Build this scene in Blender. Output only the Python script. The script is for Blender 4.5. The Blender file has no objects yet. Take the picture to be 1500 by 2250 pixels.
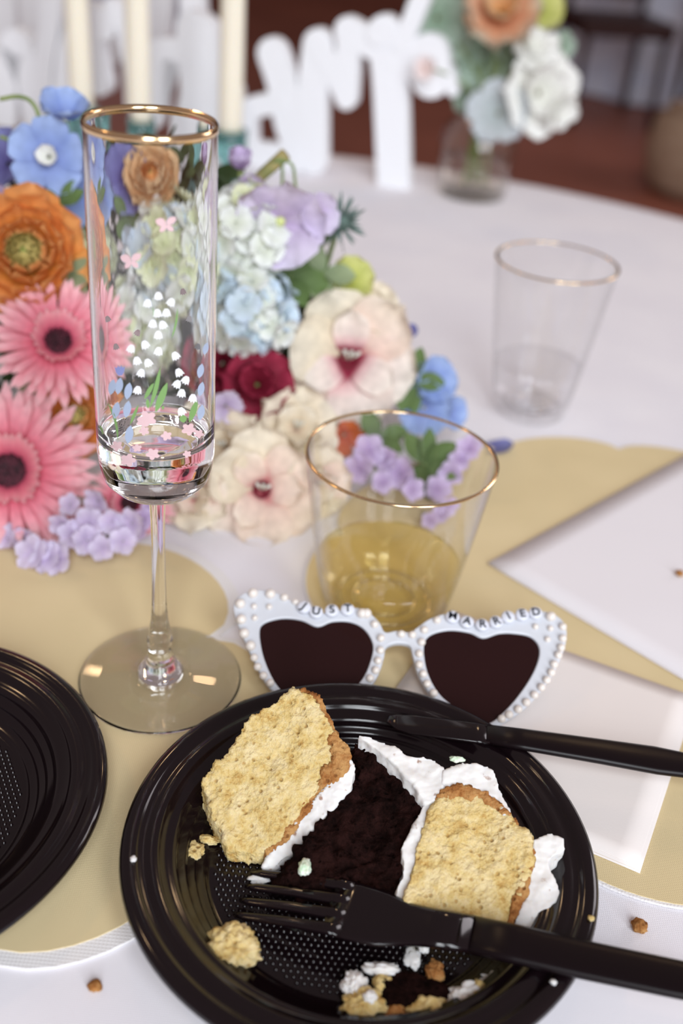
import bpy, bmesh, math, random
from mathutils import Vector, Matrix, noise
RN = random.Random(11)
S = bpy.context.scene
COL = S.collection
PI = math.pi
V = Vector

# ------------------------------------------------------------------ camera
F_PX = 2331.0
CAM_H = 0.31695                      # above the table top (table top is z = 0)
PITCH, ROLL = math.radians(32.234), math.radians(5.2126)
fw = V((0, math.cos(PITCH), -math.sin(PITCH)))
r0 = V((1, 0, 0)); u0 = r0.cross(fw)
rt = r0 * math.cos(ROLL) + u0 * math.sin(ROLL)
up = u0 * math.cos(ROLL) - r0 * math.sin(ROLL)
CAM = V((0, 0, CAM_H))
cam = bpy.data.cameras.new('camera')
cam.sensor_fit = 'VERTICAL'; cam.sensor_height = 36.0; cam.sensor_width = 24.0
cam.lens = F_PX / 2250 * 36.0
cam.clip_start = 0.01; cam.clip_end = 60
cam.dof.use_dof = True; cam.dof.focus_distance = 0.397; cam.dof.aperture_fstop = 5.2
co = bpy.data.objects.new('camera', cam); COL.objects.link(co)
M = Matrix((rt, up, -fw)).transposed().to_4x4(); M.translation = CAM
co.matrix_world = M
S.camera = co

# ------------------------------------------------------------------ world, lights, exposure
w = bpy.data.worlds.new('world'); S.world = w; w.use_nodes = True
bg = w.node_tree.nodes['Background']
bg.inputs[0].default_value = (0.62, 0.49, 0.48, 1); bg.inputs[1].default_value = 0.34

def area(name, loc, target, sx, sy, power, col):
    l = bpy.data.lights.new(name, 'AREA'); l.shape = 'RECTANGLE'; l.size = sx; l.size_y = sy
    l.energy = power; l.color = col
    o = bpy.data.objects.new(name, l); COL.objects.link(o); o.location = loc
    o.rotation_euler = (V(target) - V(loc)).to_track_quat('-Z', 'Y').to_euler()
    return o
# two tall windows behind the photographer, one tall window far to the right, warm ceiling lamps
area('window_light', (0.35, -2.4, 1.62), (0.0, 0.6, 0.0), 0.8, 2.7, 60, (0.90, 0.95, 1.0))
area('window_light', (1.60, -2.1, 1.62), (0.0, 0.6, 0.0), 0.8, 2.7, 66, (0.90, 0.95, 1.0))
area('window_light', (4.2, 3.2, 1.9), (0.0, 0.9, 0.0), 1.4, 2.2, 46, (1.0, 0.93, 0.97))
area('clerestory_light', (0.15, -1.9, 2.55), (0.0, 0.4, 0.0), 0.6, 0.35, 10, (0.92, 0.96, 1.0))
for i, (x, y) in enumerate([(-1.5, 0.8), (-0.9, 2.6), (0.9, 2.9)]):
    l = bpy.data.lights.new('ceiling_lamp_light', 'POINT'); l.energy = 9; l.color = (1.0, 0.66, 0.36); l.shadow_soft_size = 0.09
    o = bpy.data.objects.new('ceiling_lamp_light', l); COL.objects.link(o); o.location = (x, y, 1.9)
S.view_settings.view_transform = 'Standard'; S.view_settings.look = 'None'
S.view_settings.gamma = 1.0; S.view_settings.use_curve_mapping = False
S.view_settings.exposure = 0.2
S.cycles.transparent_max_bounces = 32; S.cycles.max_bounces = 12; S.cycles.transmission_bounces = 12

# ------------------------------------------------------------------ pixel -> place helpers
def ray(px, py):
    return fw + rt * ((px - 750) / F_PX) - up * ((py - 1125) / F_PX)
def onz(px, py, z=0.0):                # point of the horizontal plane at height z
    d = ray(px, py); return CAM + d * ((z - CAM_H) / d.z)
def ony(px, py, yw):                   # point of the vertical plane at distance yw
    d = ray(px, py); return CAM + d * (yw / d.y)
def onp(px, py, p0, n):                # point of any plane
    d = ray(px, py); return CAM + d * ((p0 - CAM).dot(n) / d.dot(n))
def depth(p):
    return (p - CAM).dot(fw)
def m_per_px(p):
    return depth(p) / F_PX

# ------------------------------------------------------------------ materials
MATS = {}
def nodes_of(name):
    m = bpy.data.materials.new(name); m.use_nodes = True
    return m, m.node_tree.nodes, m.node_tree.links, m.node_tree.nodes['Principled BSDF']
def mat(name, col, rough=0.5, spec=0.5, metal=0.0, trans=0.0, ior=1.45, col2=None, scale=50, bump=0.0, bscale=200, bdist=0.001, sss=0.0, coat=0.0, detail=4, lo=.4, hi=.6):
    if name in MATS: return MATS[name]
    m, N, L, P = nodes_of(name)
    P.inputs['Base Color'].default_value = (*col, 1); P.inputs['Roughness'].default_value = rough
    P.inputs['Specular IOR Level'].default_value = spec; P.inputs['Metallic'].default_value = metal
    P.inputs['Transmission Weight'].default_value = trans; P.inputs['IOR'].default_value = ior
    P.inputs['Coat Weight'].default_value = coat
    if sss:
        P.inputs['Subsurface Weight'].default_value = sss; P.inputs['Subsurface Radius'].default_value = (0.6, 0.45, 0.3); P.inputs['Subsurface Scale'].default_value = 0.004
    tc = N.new('ShaderNodeTexCoord')
    if col2:
        n = N.new('ShaderNodeTexNoise'); n.inputs['Scale'].default_value = scale; n.inputs['Detail'].default_value = detail
        L.new(tc.outputs['Object'], n.inputs['Vector'])
        r = N.new('ShaderNodeValToRGB'); r.color_ramp.elements[0].position = lo; r.color_ramp.elements[1].position = hi
        r.color_ramp.elements[0].color = (*col, 1); r.color_ramp.elements[1].color = (*col2, 1)
        L.new(n.outputs['Fac'], r.inputs['Fac']); L.new(r.outputs['Color'], P.inputs['Base Color'])
    if bump:
        n = N.new('ShaderNodeTexNoise'); n.inputs['Scale'].default_value = bscale; n.inputs['Detail'].default_value = 5
        L.new(tc.outputs['Object'], n.inputs['Vector'])
        b = N.new('ShaderNodeBump'); b.inputs['Strength'].default_value = bump; b.inputs['Distance'].default_value = bdist
        L.new(n.outputs['Fac'], b.inputs['Height']); L.new(b.outputs['Normal'], P.inputs['Normal'])
    MATS[name] = m
    return m
def weave(name, col, col2, scale=1400, strength=.35):
    m, N, L, P = nodes_of(name); MATS[name] = m
    P.inputs['Roughness'].default_value = .85; P.inputs['Specular IOR Level'].default_value = .2
    tc = N.new('ShaderNodeTexCoord')
    wx = N.new('ShaderNodeTexWave'); wx.bands_direction = 'X'; wx.inputs['Scale'].default_value = scale / 6.28
    wy = N.new('ShaderNodeTexWave'); wy.bands_direction = 'Y'; wy.inputs['Scale'].default_value = scale / 6.28
    mx = N.new('ShaderNodeMath'); mx.operation = 'MULTIPLY'
    for n in (wx, wy): L.new(tc.outputs['Object'], n.inputs['Vector'])
    L.new(wx.outputs['Fac'], mx.inputs[0]); L.new(wy.outputs['Fac'], mx.inputs[1])
    b = N.new('ShaderNodeBump'); b.inputs['Strength'].default_value = strength; b.inputs['Distance'].default_value = .0004
    L.new(mx.outputs[0], b.inputs['Height']); L.new(b.outputs['Normal'], P.inputs['Normal'])
    n = N.new('ShaderNodeTexNoise'); n.inputs['Scale'].default_value = 14; L.new(tc.outputs['Object'], n.inputs['Vector'])
    r = N.new('ShaderNodeValToRGB'); r.color_ramp.elements[0].color = (*col, 1); r.color_ramp.elements[1].color = (*col2, 1)
    r.color_ramp.elements[0].position = .35; r.color_ramp.elements[1].position = .65
    L.new(n.outputs['Fac'], r.inputs['Fac']); L.new(r.outputs['Color'], P.inputs['Base Color'])
    return m
def petal_mat(name, stops, transl=.3, var=.12, rough=.6):
    """colour runs from the base of a petal (0) to its tip (1), as petals are marked"""
    if name in MATS: return MATS[name]
    m, N, L, P = nodes_of(name); MATS[name] = m
    a = N.new('ShaderNodeAttribute'); a.attribute_name = 't'
    r = N.new('ShaderNodeValToRGB'); cr = r.color_ramp
    cr.elements[0].position = stops[0][0]; cr.elements[0].color = (*stops[0][1], 1)
    cr.elements[1].position = stops[-1][0]; cr.elements[1].color = (*stops[-1][1], 1)
    for p, c in stops[1:-1]:
        e = cr.elements.new(p); e.color = (*c, 1)
    L.new(a.outputs['Fac'], r.inputs['Fac'])
    tc = N.new('ShaderNodeTexCoord'); n = N.new('ShaderNodeTexNoise'); n.inputs['Scale'].default_value = 160; n.inputs['Detail'].default_value = 3
    L.new(tc.outputs['Object'], n.inputs['Vector'])
    hs = N.new('ShaderNodeHueSaturation'); L.new(r.outputs['Color'], hs.inputs['Color'])
    mr = N.new('ShaderNodeMapRange'); mr.inputs[1].default_value = .3; mr.inputs[2].default_value = .7; mr.inputs[3].default_value = 1 - var; mr.inputs[4].default_value = 1 + var
    L.new(n.outputs['Fac'], mr.inputs[0]); L.new(mr.outputs[0], hs.inputs['Value'])
    L.new(hs.outputs['Color'], P.inputs['Base Color']); P.inputs['Roughness'].default_value = rough; P.inputs['Specular IOR Level'].default_value = .25
    t = N.new('ShaderNodeBsdfTranslucent'); L.new(hs.outputs['Color'], t.inputs['Color'])
    mx = N.new('ShaderNodeMixShader'); mx.inputs[0].default_value = transl
    L.new(P.outputs[0], mx.inputs[1]); L.new(t.outputs[0], mx.inputs[2]); L.new(mx.outputs[0], N['Material Output'].inputs['Surface'])
    return m

CLOTH = weave('white_tablecloth_weave', (.80, .78, .83), (.84, .82, .86), 2600, .25)
MATC = weave('tan_linen_weave', (.67, .545, .315), (.72, .59, .35), 2600, .25)
MATB = weave('pale_edging_weave', (.78, .76, .76), (.82, .80, .80), 1500, .3)
NAPK = mat('paper_napkin_white', (.80, .77, .80), .8, .2, bump=.15, bscale=900, bdist=.0003)
NAPK2 = mat('paper_napkin_warm', (.82, .76, .73), .8, .2, bump=.15, bscale=900, bdist=.0003)
GLASS = mat('clear_glass', (1, 1, 1), 0.0, .5, trans=1.0, ior=1.48)
def thin(name, col, f0=.035, k=.75):
    m, N, L, P = nodes_of(name); MATS[name] = m; N.remove(P)
    lw = N.new('ShaderNodeLayerWeight'); lw.inputs['Blend'].default_value = .5
    pw = N.new('ShaderNodeMath'); pw.operation = 'POWER'; pw.inputs[1].default_value = 4
    ma = N.new('ShaderNodeMath'); ma.operation = 'MULTIPLY_ADD'; ma.inputs[1].default_value = k; ma.inputs[2].default_value = f0
    L.new(lw.outputs['Facing'], pw.inputs[0]); L.new(pw.outputs[0], ma.inputs[0])
    t = N.new('ShaderNodeBsdfTransparent'); t.inputs[0].default_value = (*col, 1)
    g = N.new('ShaderNodeBsdfGlossy'); g.inputs['Roughness'].default_value = .01
    mx = N.new('ShaderNodeMixShader'); L.new(ma.outputs[0], mx.inputs[0]); L.new(t.outputs[0], mx.inputs[1]); L.new(g.outputs[0], mx.inputs[2])
    L.new(mx.outputs[0], N['Material Output'].inputs['Surface']); return m
PLASTIC = thin('clear_plastic', (.997, .997, .997))
WINE = thin('white_wine', (.99, .945, .74), .03, .5)
WATER = thin('water', (.99, .99, .995), .03, .5)
GOLD = mat('gold_band', (.98, .72, .42), .14, .5, metal=1.0)
BLACKP = mat('black_plastic', (.006, .003, .004), .11, .5, bump=.04, bscale=60, bdist=.0006)
BLACKM = mat('black_plastic_satin', (.006, .003, .004), .3, .25)
SIGNW = mat('sign_white_paint', (.84, .85, .88), .45, .4)
IVORY = mat('ivory_wax', (.86, .80, .66), .4, .4, sss=.3)
TEAL = mat('teal_glass', (.30, .62, .60), .05, .5, trans=.8)

# ------------------------------------------------------------------ object helpers
def link(o, parent=None):
    COL.objects.link(o)
    if parent is not None: o.parent = parent
    return o
def tag(o, label, cat, group=None, kind=None):
    o['label'] = label; o['category'] = cat
    if group: o['group'] = group
    if kind: o['kind'] = kind
    return o
def thing(name, loc, label, cat, group=None, rot=None):
    o = bpy.data.objects.new(name, None); o.empty_display_size = .01
    o.location = loc
    if rot is not None: o.rotation_mode = 'QUATERNION'; o.rotation_quaternion = rot
    link(o); return tag(o, label, cat, group)
class MB:
    def __init__(s): s.v = []; s.f = []; s.t = []
    def add(s, vs, fs, M=None, ts=None):
        b = len(s.v)
        for i, p in enumerate(vs):
            p = V(p); s.v.append(M @ p if M is not None else p); s.t.append(ts[i] if ts else 0.0)
        for f in fs: s.f.append([b + i for i in f])
        return s
    def mesh(s, name, m, smooth=True, origin=None):
        me = bpy.data.meshes.new(name)
        o = V(origin) if origin is not None else V((0, 0, 0))
        me.from_pydata([tuple(p - o) for p in s.v], [], s.f); me.update()
        if any(s.t):
            a = me.attributes.new('t', 'FLOAT', 'POINT'); a.data.foreach_set('value', s.t)
        if m: me.materials.append(m)
        if smooth: me.polygons.foreach_set('use_smooth', [True] * len(me.polygons))
        return me
    def build(s, name, m, parent=None, smooth=True, origin=None, loc=None):
        o = bpy.data.objects.new(name, s.mesh(name, m, smooth, origin)); link(o, parent)
        if loc is not None: o.location = loc
        return o
def inst(name, me, parent, Mx=None):
    o = bpy.data.objects.new(name, me); link(o, parent)
    if Mx is not None: o.matrix_local = Mx
    return o
def lathe(prof, n=64, closed=False):
    vs, fs, k = [], [], len(prof)
    for i in range(n):
        a = 2 * PI * i / n
        for r, z in prof: vs.append((r * math.cos(a), r * math.sin(a), z))
    for i in range(n):
        j = (i + 1) % n
        for q in range(k if closed else k - 1):
            q2 = (q + 1) % k
            fs.append((i * k + q, j * k + q, j * k + q2, i * k + q2))
    return vs, fs
def dens(prof, mx=.0015):
    out = [prof[0]]
    for a, b in zip(prof, prof[1:]):
        n = max(1, math.ceil(math.hypot(b[0] - a[0], b[1] - a[1]) / mx))
        out += [(a[0] + (b[0] - a[0]) * k / n, a[1] + (b[1] - a[1]) * k / n) for k in range(1, n + 1)]
    return out
def clean(o, d=1e-6):
    bm = bmesh.new(); bm.from_mesh(o.data); bmesh.ops.remove_doubles(bm, verts=bm.verts, dist=d)
    bmesh.ops.dissolve_degenerate(bm, edges=bm.edges, dist=1e-7)
    bmesh.ops.recalc_face_normals(bm, faces=bm.faces); bm.to_mesh(o.data); bm.free(); return o
def tube(path, rads, n=8, cap=True):
    vs, fs = [], []
    path = [V(p) for p in path]; k = len(path)
    if not hasattr(rads, '__len__'): rads = [rads] * k
    prev = None
    for i, p in enumerate(path):
        t = (path[min(i + 1, k - 1)] - path[max(i - 1, 0)]).normalized()
        if prev is None:
            a = t.orthogonal().normalized()
        else:
            a = (prev - t * prev.dot(t)).normalized()
        prev = a; b = t.cross(a)
        for j in range(n):
            an = 2 * PI * j / n; vs.append(p + (a * math.cos(an) + b * math.sin(an)) * rads[i])
    for i in range(k - 1):
        for j in range(n):
            j2 = (j + 1) % n; fs.append((i * n + j, i * n + j2, (i + 1) * n + j2, (i + 1) * n + j))
    if cap: fs.append(tuple(range(n))[::-1]); fs.append(tuple(range((k - 1) * n, k * n)))
    return vs, fs
def box(c, h):
    vs = [(c[0] + sx * h[0], c[1] + sy * h[1], c[2] + sz * h[2]) for sx in (-1, 1) for sy in (-1, 1) for sz in (-1, 1)]
    return vs, [(0, 1, 3, 2), (4, 6, 7, 5), (0, 4, 5, 1), (2, 3, 7, 6), (0, 2, 6, 4), (1, 5, 7, 3)]
def prism(poly, z0, z1):
    n = len(poly); vs = [(x, y, z0) for x, y in poly] + [(x, y, z1) for x, y in poly]
    fs = [tuple(range(n))[::-1], tuple(range(n, 2 * n))] + [(i, (i + 1) % n, n + (i + 1) % n, n + i) for i in range(n)]
    return vs, fs
def catmull(pts, closed=False, sub=6):
    n = len(pts); out = []
    rng = range(n) if closed else range(n - 1)
    g = (lambda i: pts[i % n]) if closed else (lambda i: pts[max(0, min(n - 1, i))])
    for i in rng:
        p0, p1, p2, p3 = g(i - 1), g(i), g(i + 1), g(i + 2)
        for k in range(sub):
            t = k / sub
            out.append(tuple(.5 * ((2 * p1[d]) + (-p0[d] + p2[d]) * t + (2 * p0[d] - 5 * p1[d] + 4 * p2[d] - p3[d]) * t * t + (-p0[d] + 3 * p1[d] - 3 * p2[d] + p3[d]) * t ** 3) for d in range(len(p1))))
    if not closed: out.append(tuple(pts[-1]))
    return out
def curve_mesh(name, loops, ext, bev, m, res=2):
    c = bpy.data.curves.new(name, 'CURVE'); c.dimensions = '2D'; c.fill_mode = 'BOTH'; c.extrude = ext; c.bevel_depth = bev; c.bevel_resolution = res; c.offset = -bev
    for lp in loops:
        sp = c.splines.new('POLY'); sp.points.add(len(lp) - 1); sp.use_cyclic_u = True
        for i, p in enumerate(lp): sp.points[i].co = (p[0], p[1], 0, 1)
    o = bpy.data.objects.new(name, c); COL.objects.link(o)
    dg = bpy.context.evaluated_depsgraph_get()
    me = bpy.data.meshes.new_from_object(o.evaluated_get(dg)); me.name = name
    bpy.data.objects.remove(o); bpy.data.curves.remove(c)
    me.materials.clear(); me.materials.append(m)
    return me
def text_mesh(ch, size, ext, m):
    c = bpy.data.curves.new('t', 'FONT'); c.body = ch; c.size = size; c.extrude = ext; c.align_x = 'CENTER'; c.align_y = 'CENTER'; c.offset = size * .02
    o = bpy.data.objects.new('t', c); COL.objects.link(o)
    dg = bpy.context.evaluated_depsgraph_get(); me = bpy.data.meshes.new_from_object(o.evaluated_get(dg))
    bpy.data.objects.remove(o); bpy.data.curves.remove(c)
    me.materials.clear(); me.materials.append(m); return me
def frame_m(o, x, n):
    """matrix with origin o, local x along x, local z along n"""
    n = n.normalized(); x = (x - n * x.dot(n)).normalized(); y = n.cross(x)
    Mx = Matrix((x, y, n)).transposed().to_4x4(); Mx.translation = o; return Mx
def fbm(p, s, o=3):
    v, a = 0, 1
    for _ in range(o):
        v += a * noise.noise(p * s); s *= 2.03; a *= .5
    return v

# ================================================================== THE SETTING
FLOOR_Z = -0.76
FLOORM = mat('dark_wood_floor', (.22, .075, .050), .5, .3, col2=(.30, .105, .068), scale=1.3, lo=.35, hi=.65)
WALLM = mat('dark_wood_wall', (.050, .020, .016), .6, .3, col2=(.07, .028, .02), scale=2)
fl = MB().add(*box((0, 4.0, FLOOR_Z - .02), (14, 12, .02))).build('floor', FLOORM, smooth=False); fl['kind'] = 'structure'; fl['label'] = 'dark reddish brown wooden floor beyond the table'
wl = MB().add(*box((0, 11.6, 1.24), (14, .06, 2.0))).build('wall_back', WALLM, smooth=False); wl['kind'] = 'structure'; wl['label'] = 'dark brown panelled wall at the far end of the room'

# ------------------------------------------------------------------ table and cloth
TC, TR = (-.10, .55), .757
t = thing('round_table', (TC[0], TC[1], FLOOR_Z), 'round banquet table hidden under the long white cloth', 'table')
MB().add(*lathe([(0, .722), (TR - .012, .722), (TR - .012, .752), (0, .752)], 64)).build('tabletop', mat('plywood', (.3, .2, .12)), t, smooth=False)
MB().add(*lathe([(0, .722), (.05, .722), (.045, .05), (.24, .03), (.24, 0), (0, 0)], 32)).build('pedestal', mat('plywood', (.3, .2, .12)), t)
cl = MB(); vs, fs = [], []
NA, rings = 144, [(0.0, 0), (.3, 0), (.6, 0), (.72, 0), (TR - .01, 0), (TR, -.006), (TR + .006, -.03), (TR + .02, -.25), (TR + .04, -.5), (TR + .06, -.745)]
for k, (r, z) in enumerate(rings):
    for i in range(NA):
        a = 2 * PI * i / NA; rr = r
        if z < -.02: rr = r + (-z) * .09 * math.sin(a * 17 + .6 * math.sin(a * 5))
        vs.append((rr * math.cos(a), rr * math.sin(a), z))
for k in range(len(rings) - 1):
    for i in range(NA):
        j = (i + 1) % NA; fs.append((k * NA + i, (k + 1) * NA + i, (k + 1) * NA + j, k * NA + j))
o = clean(MB().add(vs, fs).build('tablecloth', CLOTH, loc=(TC[0], TC[1], 0)))
tag(o, 'white woven cloth covering the whole round table', 'tablecloth')

# ------------------------------------------------------------------ scalloped place mats
def scallop(R, n, amp, inset=0, per=14, phase=0.0):
    out = []
    for i in range(n * per):
        a = 2 * PI * i / (n * per) + phase
        f = (i % per) / per
        rr = R - amp * (1 - math.sqrt(max(0, 1 - (2 * f - 1) ** 2 * .98))) - inset
        out.append((rr * math.cos(a), rr * math.sin(a)))
    return out
def place_mat(c, R, n, amp, phase, z, label, edge):
    t = thing('place_mat', (c[0], c[1], z), label, 'place mat', 'scalloped linen place mats')
    MB().add(*prism(scallop(R, n, amp, edge, phase=phase), .0004, .0016)).build('mat_panel', MATC, t, smooth=False)
    MB().add(*prism(scallop(R, n, amp, 0, phase=phase), .0001, .0012)).build('mat_edging', MATB, t, smooth=False)
place_mat((-.165, .328), .152, 8, .030, math.radians(3.5 - 22.5), 0, 'scalloped tan linen place mat under the champagne flute', .0065)
place_mat((.168, .4345), .184, 14, .014, math.radians(101 - 180 / 14), .0002, 'scalloped tan linen place mat under the wine tumbler', .0012)

# ------------------------------------------------------------------ paper napkins
def napkin(corner, e1, l1, e2, l2, z, m, label, layers=3):
    t = thing('paper_napkin', (corner[0], corner[1], z), label, 'napkin')
    e1 = V((*e1, 0)).normalized(); e2 = V((*e2, 0)).normalized()
    for k in range(layers):
        g = MB(); vs, fs = [], []; ins = .0006 * k * (1 if k % 2 else .4); n = 14
        for i in range(n + 1):
            for j in range(n + 1):
                p = e1 * (ins + (l1 - 2 * ins) * i / n) + e2 * (ins + (l2 - 2 * ins) * j / n)
                zz = .0005 + .0004 * k + .0006 * max(0, fbm(p + V((corner[0] * 9, 0, k)), 16, 2)) * (k + 1) / layers
                vs.append((p.x, p.y, zz))
        for i in range(n):
            for j in range(n):
                a = i * (n + 1) + j; fs.append((a, a + n + 1, a + n + 2, a + 1))
        o = g.add(vs, fs).build('fold_layer', m, t)
        mo = o.modifiers.new('s', 'SOLIDIFY'); mo.thickness = .0004; mo.offset = -1
c0 = onz(1070, 1240, .0022); 
napkin(c0, (.1358, .1415), .20, (.0859, -.0805), .20, .002, NAPK, 'white square paper napkin with one corner pointing at the wine tumbler')
c1 = onz(1405, 1920, .002)
napkin(c1, (.404, .915), .111, (-.915, .404), .12, .002, NAPK2, 'off-white folded paper napkin half under the cake plate', 4)

# ================================================================== PLATES
prof = [(0, .0024), (.0530, .0024), (.0542, .0026), (.0548, .0036), (.0556, .0042), (.0576, .0043), (.0582, .0053), (.0588, .0063), (.0608, .0065), (.0613, .0078), (.0620, .0094), (.0640, .0097), (.0645, .0112), (.0652, .0130), (.0668, .0136), (.0700, .0140), (.0706, .0152), (.0714, .0160),
        (.0745, .0163), (.0752, .0158), (.0775, .0159), (.0783, .0168), (.0795, .0174), (.0822, .0172), (.0838, .0162), (.0843, .0146), (.0838, .0142), (.0828, .0152), (.0790, .0155),
        (.0715, .0145), (.0680, .0128), (.0640, .0085), (.0600, .0050), (.0560, .0022), (.0530, .0004), (0, .0004)]
PLATE_ME = None
def plate(c, label):
    global PLATE_ME, DOTS_ME
    t = thing('dessert_plate', (c[0], c[1], .0014), label, 'plate', 'black plastic dessert plates')
    if PLATE_ME is None:
        o = clean(MB().add(*lathe(prof, 128)).build('plate_body', BLACKP, t)); PLATE_ME = o.data
        g = MB(); sp = .0024; n = int(.052 / sp) + 4
        for i in range(-n, n + 1):
            for j in range(-n, n + 1):
                x, y = (i + .5 * (j % 2)) * sp, j * sp * .87
                if math.hypot(x, y) > .0515: continue
                r = .00085; vs = [(x + r * math.cos(a * PI / 3), y + r * math.sin(a * PI / 3), .0024) for a in range(6)] + [(x + r * .55 * math.cos(a * PI / 3), y + r * .55 * math.sin(a * PI / 3), .0030) for a in range(6)] + [(x, y, .0032)]
                g.add(vs, [(a, (a + 1) % 6, 6 + (a + 1) % 6, 6 + a) for a in range(6)] + [(6 + a, 6 + (a + 1) % 6, 12) for a in range(6)])
        d = g.build('embossed_dots', BLACKP, t); DOTS_ME = d.data
    else:
        inst('plate_body', PLATE_ME, t); d = inst('embossed_dots', DOTS_ME, t)
    d['kind'] = 'stuff'
    return t
PC = V((.01744, .25715, 0))
plate(PC, 'black plastic dessert plate holding the torn cake')
plate((-.1605, .2622), 'empty black plastic dessert plate cut off by the left edge')

# ================================================================== CAKE
def voxel(me_verts, me_faces, vox):
    g = MB().add(me_verts, me_faces); o = g.build('tmp', None, smooth=False)
    bm = bmesh.new(); bm.from_mesh(o.data); bmesh.ops.recalc_face_normals(bm, faces=bm.faces); bm.to_mesh(o.data); bm.free()
    md = o.modifiers.new('r', 'REMESH'); md.mode = 'VOXEL'; md.voxel_size = vox
    dg = bpy.context.evaluated_depsgraph_get(); me = bpy.data.meshes.new_from_object(o.evaluated_get(dg))
    bpy.data.meshes.remove(o.data); return me
def crumble(me, amps, zmin, seed=0):
    me.update(); nn = [v.normal.copy() for v in me.vertices]; off = V((seed * 1.7, seed * .9, seed * 2.3))
    for v, n in zip(me.vertices, nn):
        d = 0
        for sc, am, kind in amps:
            q = v.co + off
            if kind == 'n': d += am * noise.noise(q * sc)
            elif kind == 'c':
                d -= am * max(0, 1 - 2.2 * noise.voronoi(q * sc)[0][0])    # air holes
            else: d += am * (abs(noise.noise(q * sc)) * 2 - .5)
        c = v.co + n * d
        if c.z < zmin: c.z = zmin
        v.co = c
SP = [(50, .0014, 'n'), (110, .0011, 'n'), (300, .0005, 'n'), (950, .0006, 'n'), (620, .0007, 'c')]
CH = [(70, .0030, 'n'), (200, .0022, 'n'), (420, .0016, 'n'), (850, .0011, 'n'), (420, .0010, 'c')]
FR = [(90, .0014, 'n'), (260, .0007, 'n'), (800, .0003, 'n')]
FLZ = .0042
def slab(name, poly, p0, n, m, parent, vox=.0007, amps=SP, seed=0, lift=0.0, thick=None):
    jag, rj, pj = (2.0 if amps is FR else 4.5), random.Random(seed), []
    for i, (x, y) in enumerate(poly):
        x2, y2 = poly[(i + 1) % len(poly)]; m_ = max(1, int(math.hypot(x2 - x, y2 - y) / 11))
        pj += [(x + (x2 - x) * q / m_ + rj.uniform(-jag, jag), y + (y2 - y) * q / m_ + rj.uniform(-jag, jag)) for q in range(m_)]
    top = [onp(x, y, p0 + n * lift, n) for x, y in pj]
    if thick is None: bot = [V((p.x, p.y, FLZ)) for p in top]
    else: bot = [p - n * thick for p in top]
    k = len(top); vs = top + bot
    fs = [tuple(range(k)), tuple(range(k, 2 * k))[::-1]] + [(i, k + i, k + (i + 1) % k, (i + 1) % k) for i in range(k)]
    for p in vs: p.z = max(p.z, FLZ)
    me = voxel(vs, fs, vox); crumble(me, amps, FLZ, seed)
    me.transform(Matrix.Translation(-parent.location)); me.name = name
    me.polygons.foreach_set('use_smooth', [True] * len(me.polygons)); me.materials.append(m)
    return inst(name, me, parent)
def sponge_mat(name, c1, c2, c3):
    m, N, L, P = nodes_of(name); MATS[name] = m
    P.inputs['Roughness'].default_value = .9; P.inputs['Specular IOR Level'].default_value = .1
    P.inputs['Subsurface Weight'].default_value = .25; P.inputs['Subsurface Radius'].default_value = (.8, .5, .25); P.inputs['Subsurface Scale'].default_value = .002
    tc = N.new('ShaderNodeTexCoord')
    n1 = N.new('ShaderNodeTexNoise'); n1.inputs['Scale'].default_value = 120; n1.inputs['Detail'].default_value = 8; n1.inputs['Roughness'].default_value = .75
    n2 = N.new('ShaderNodeTexNoise'); n2.inputs['Scale'].default_value = 1100; n2.inputs['Detail'].default_value = 4
    vo = N.new('ShaderNodeTexVoronoi'); vo.inputs['Scale'].default_value = 300
    for n in (n1, n2, vo): L.new(tc.outputs['Object'], n.inputs['Vector'])
    r = N.new('ShaderNodeValToRGB'); cr = r.color_ramp
    cr.elements[0].position = .36; cr.elements[0].color = (*c1, 1); cr.elements[1].position = .60; cr.elements[1].color = (*c3, 1)
    e = cr.elements.new(.46); e.color = (*c2, 1)
    L.new(n1.outputs['Fac'], r.inputs['Fac'])
    # open pores of the crumb
    ps = N.new('ShaderNodeMapRange'); ps.inputs[1].default_value = .10; ps.inputs[2].default_value = .26; ps.inputs[3].default_value = .8; ps.inputs[4].default_value = 0
    L.new(vo.outputs['Distance'], ps.inputs[0])
    mc = N.new('ShaderNodeMix'); mc.data_type = 'RGBA'; L.new(ps.outputs[0], mc.inputs['Factor']); L.new(r.outputs['Color'], mc.inputs[6]); mc.inputs[7].default_value = (*c1, 1)
    L.new(mc.outputs[2], P.inputs['Base Color'])
    b = N.new('ShaderNodeBump'); b.inputs['Strength'].default_value = .9; b.inputs['Distance'].default_value = .0008
    ad = N.new('ShaderNodeMath'); L.new(n2.outputs['Fac'], ad.inputs[0]); L.new(n1.outputs['Fac'], ad.inputs[1])
    sb = N.new('ShaderNodeMath'); sb.operation = 'SUBTRACT'; L.new(ad.outputs[0], sb.inputs[0]); L.new(ps.outputs[0], sb.inputs[1])
    L.new(sb.outputs[0], b.inputs['Height']); L.new(b.outputs['Normal'], P.inputs['Normal'])
    return m
VAN = sponge_mat('vanilla_sponge', (.48, .28, .08), (.66, .49, .20), (.75, .61, .34))
CRUST = sponge_mat('baked_crust', (.20, .07, .02), (.36, .15, .045), (.52, .29, .11))
CHOC = sponge_mat('chocolate_sponge', (.003, .0012, .001), (.008, .003, .0025), (.020, .007, .006))
CHOC.node_tree.nodes['Principled BSDF'].inputs['Specular IOR Level'].default_value = .04
FROST = mat('buttercream', (.74, .72, .70), .5, .4, col2=(.34, .20, .14), scale=230, lo=.64, hi=.72, sss=.35, bump=.25, bscale=350, bdist=.0006)
FGREEN = mat('green_buttercream', (.55, .72, .52), .5, .4, col2=(.80, .86, .74), scale=200, sss=.3)

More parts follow.
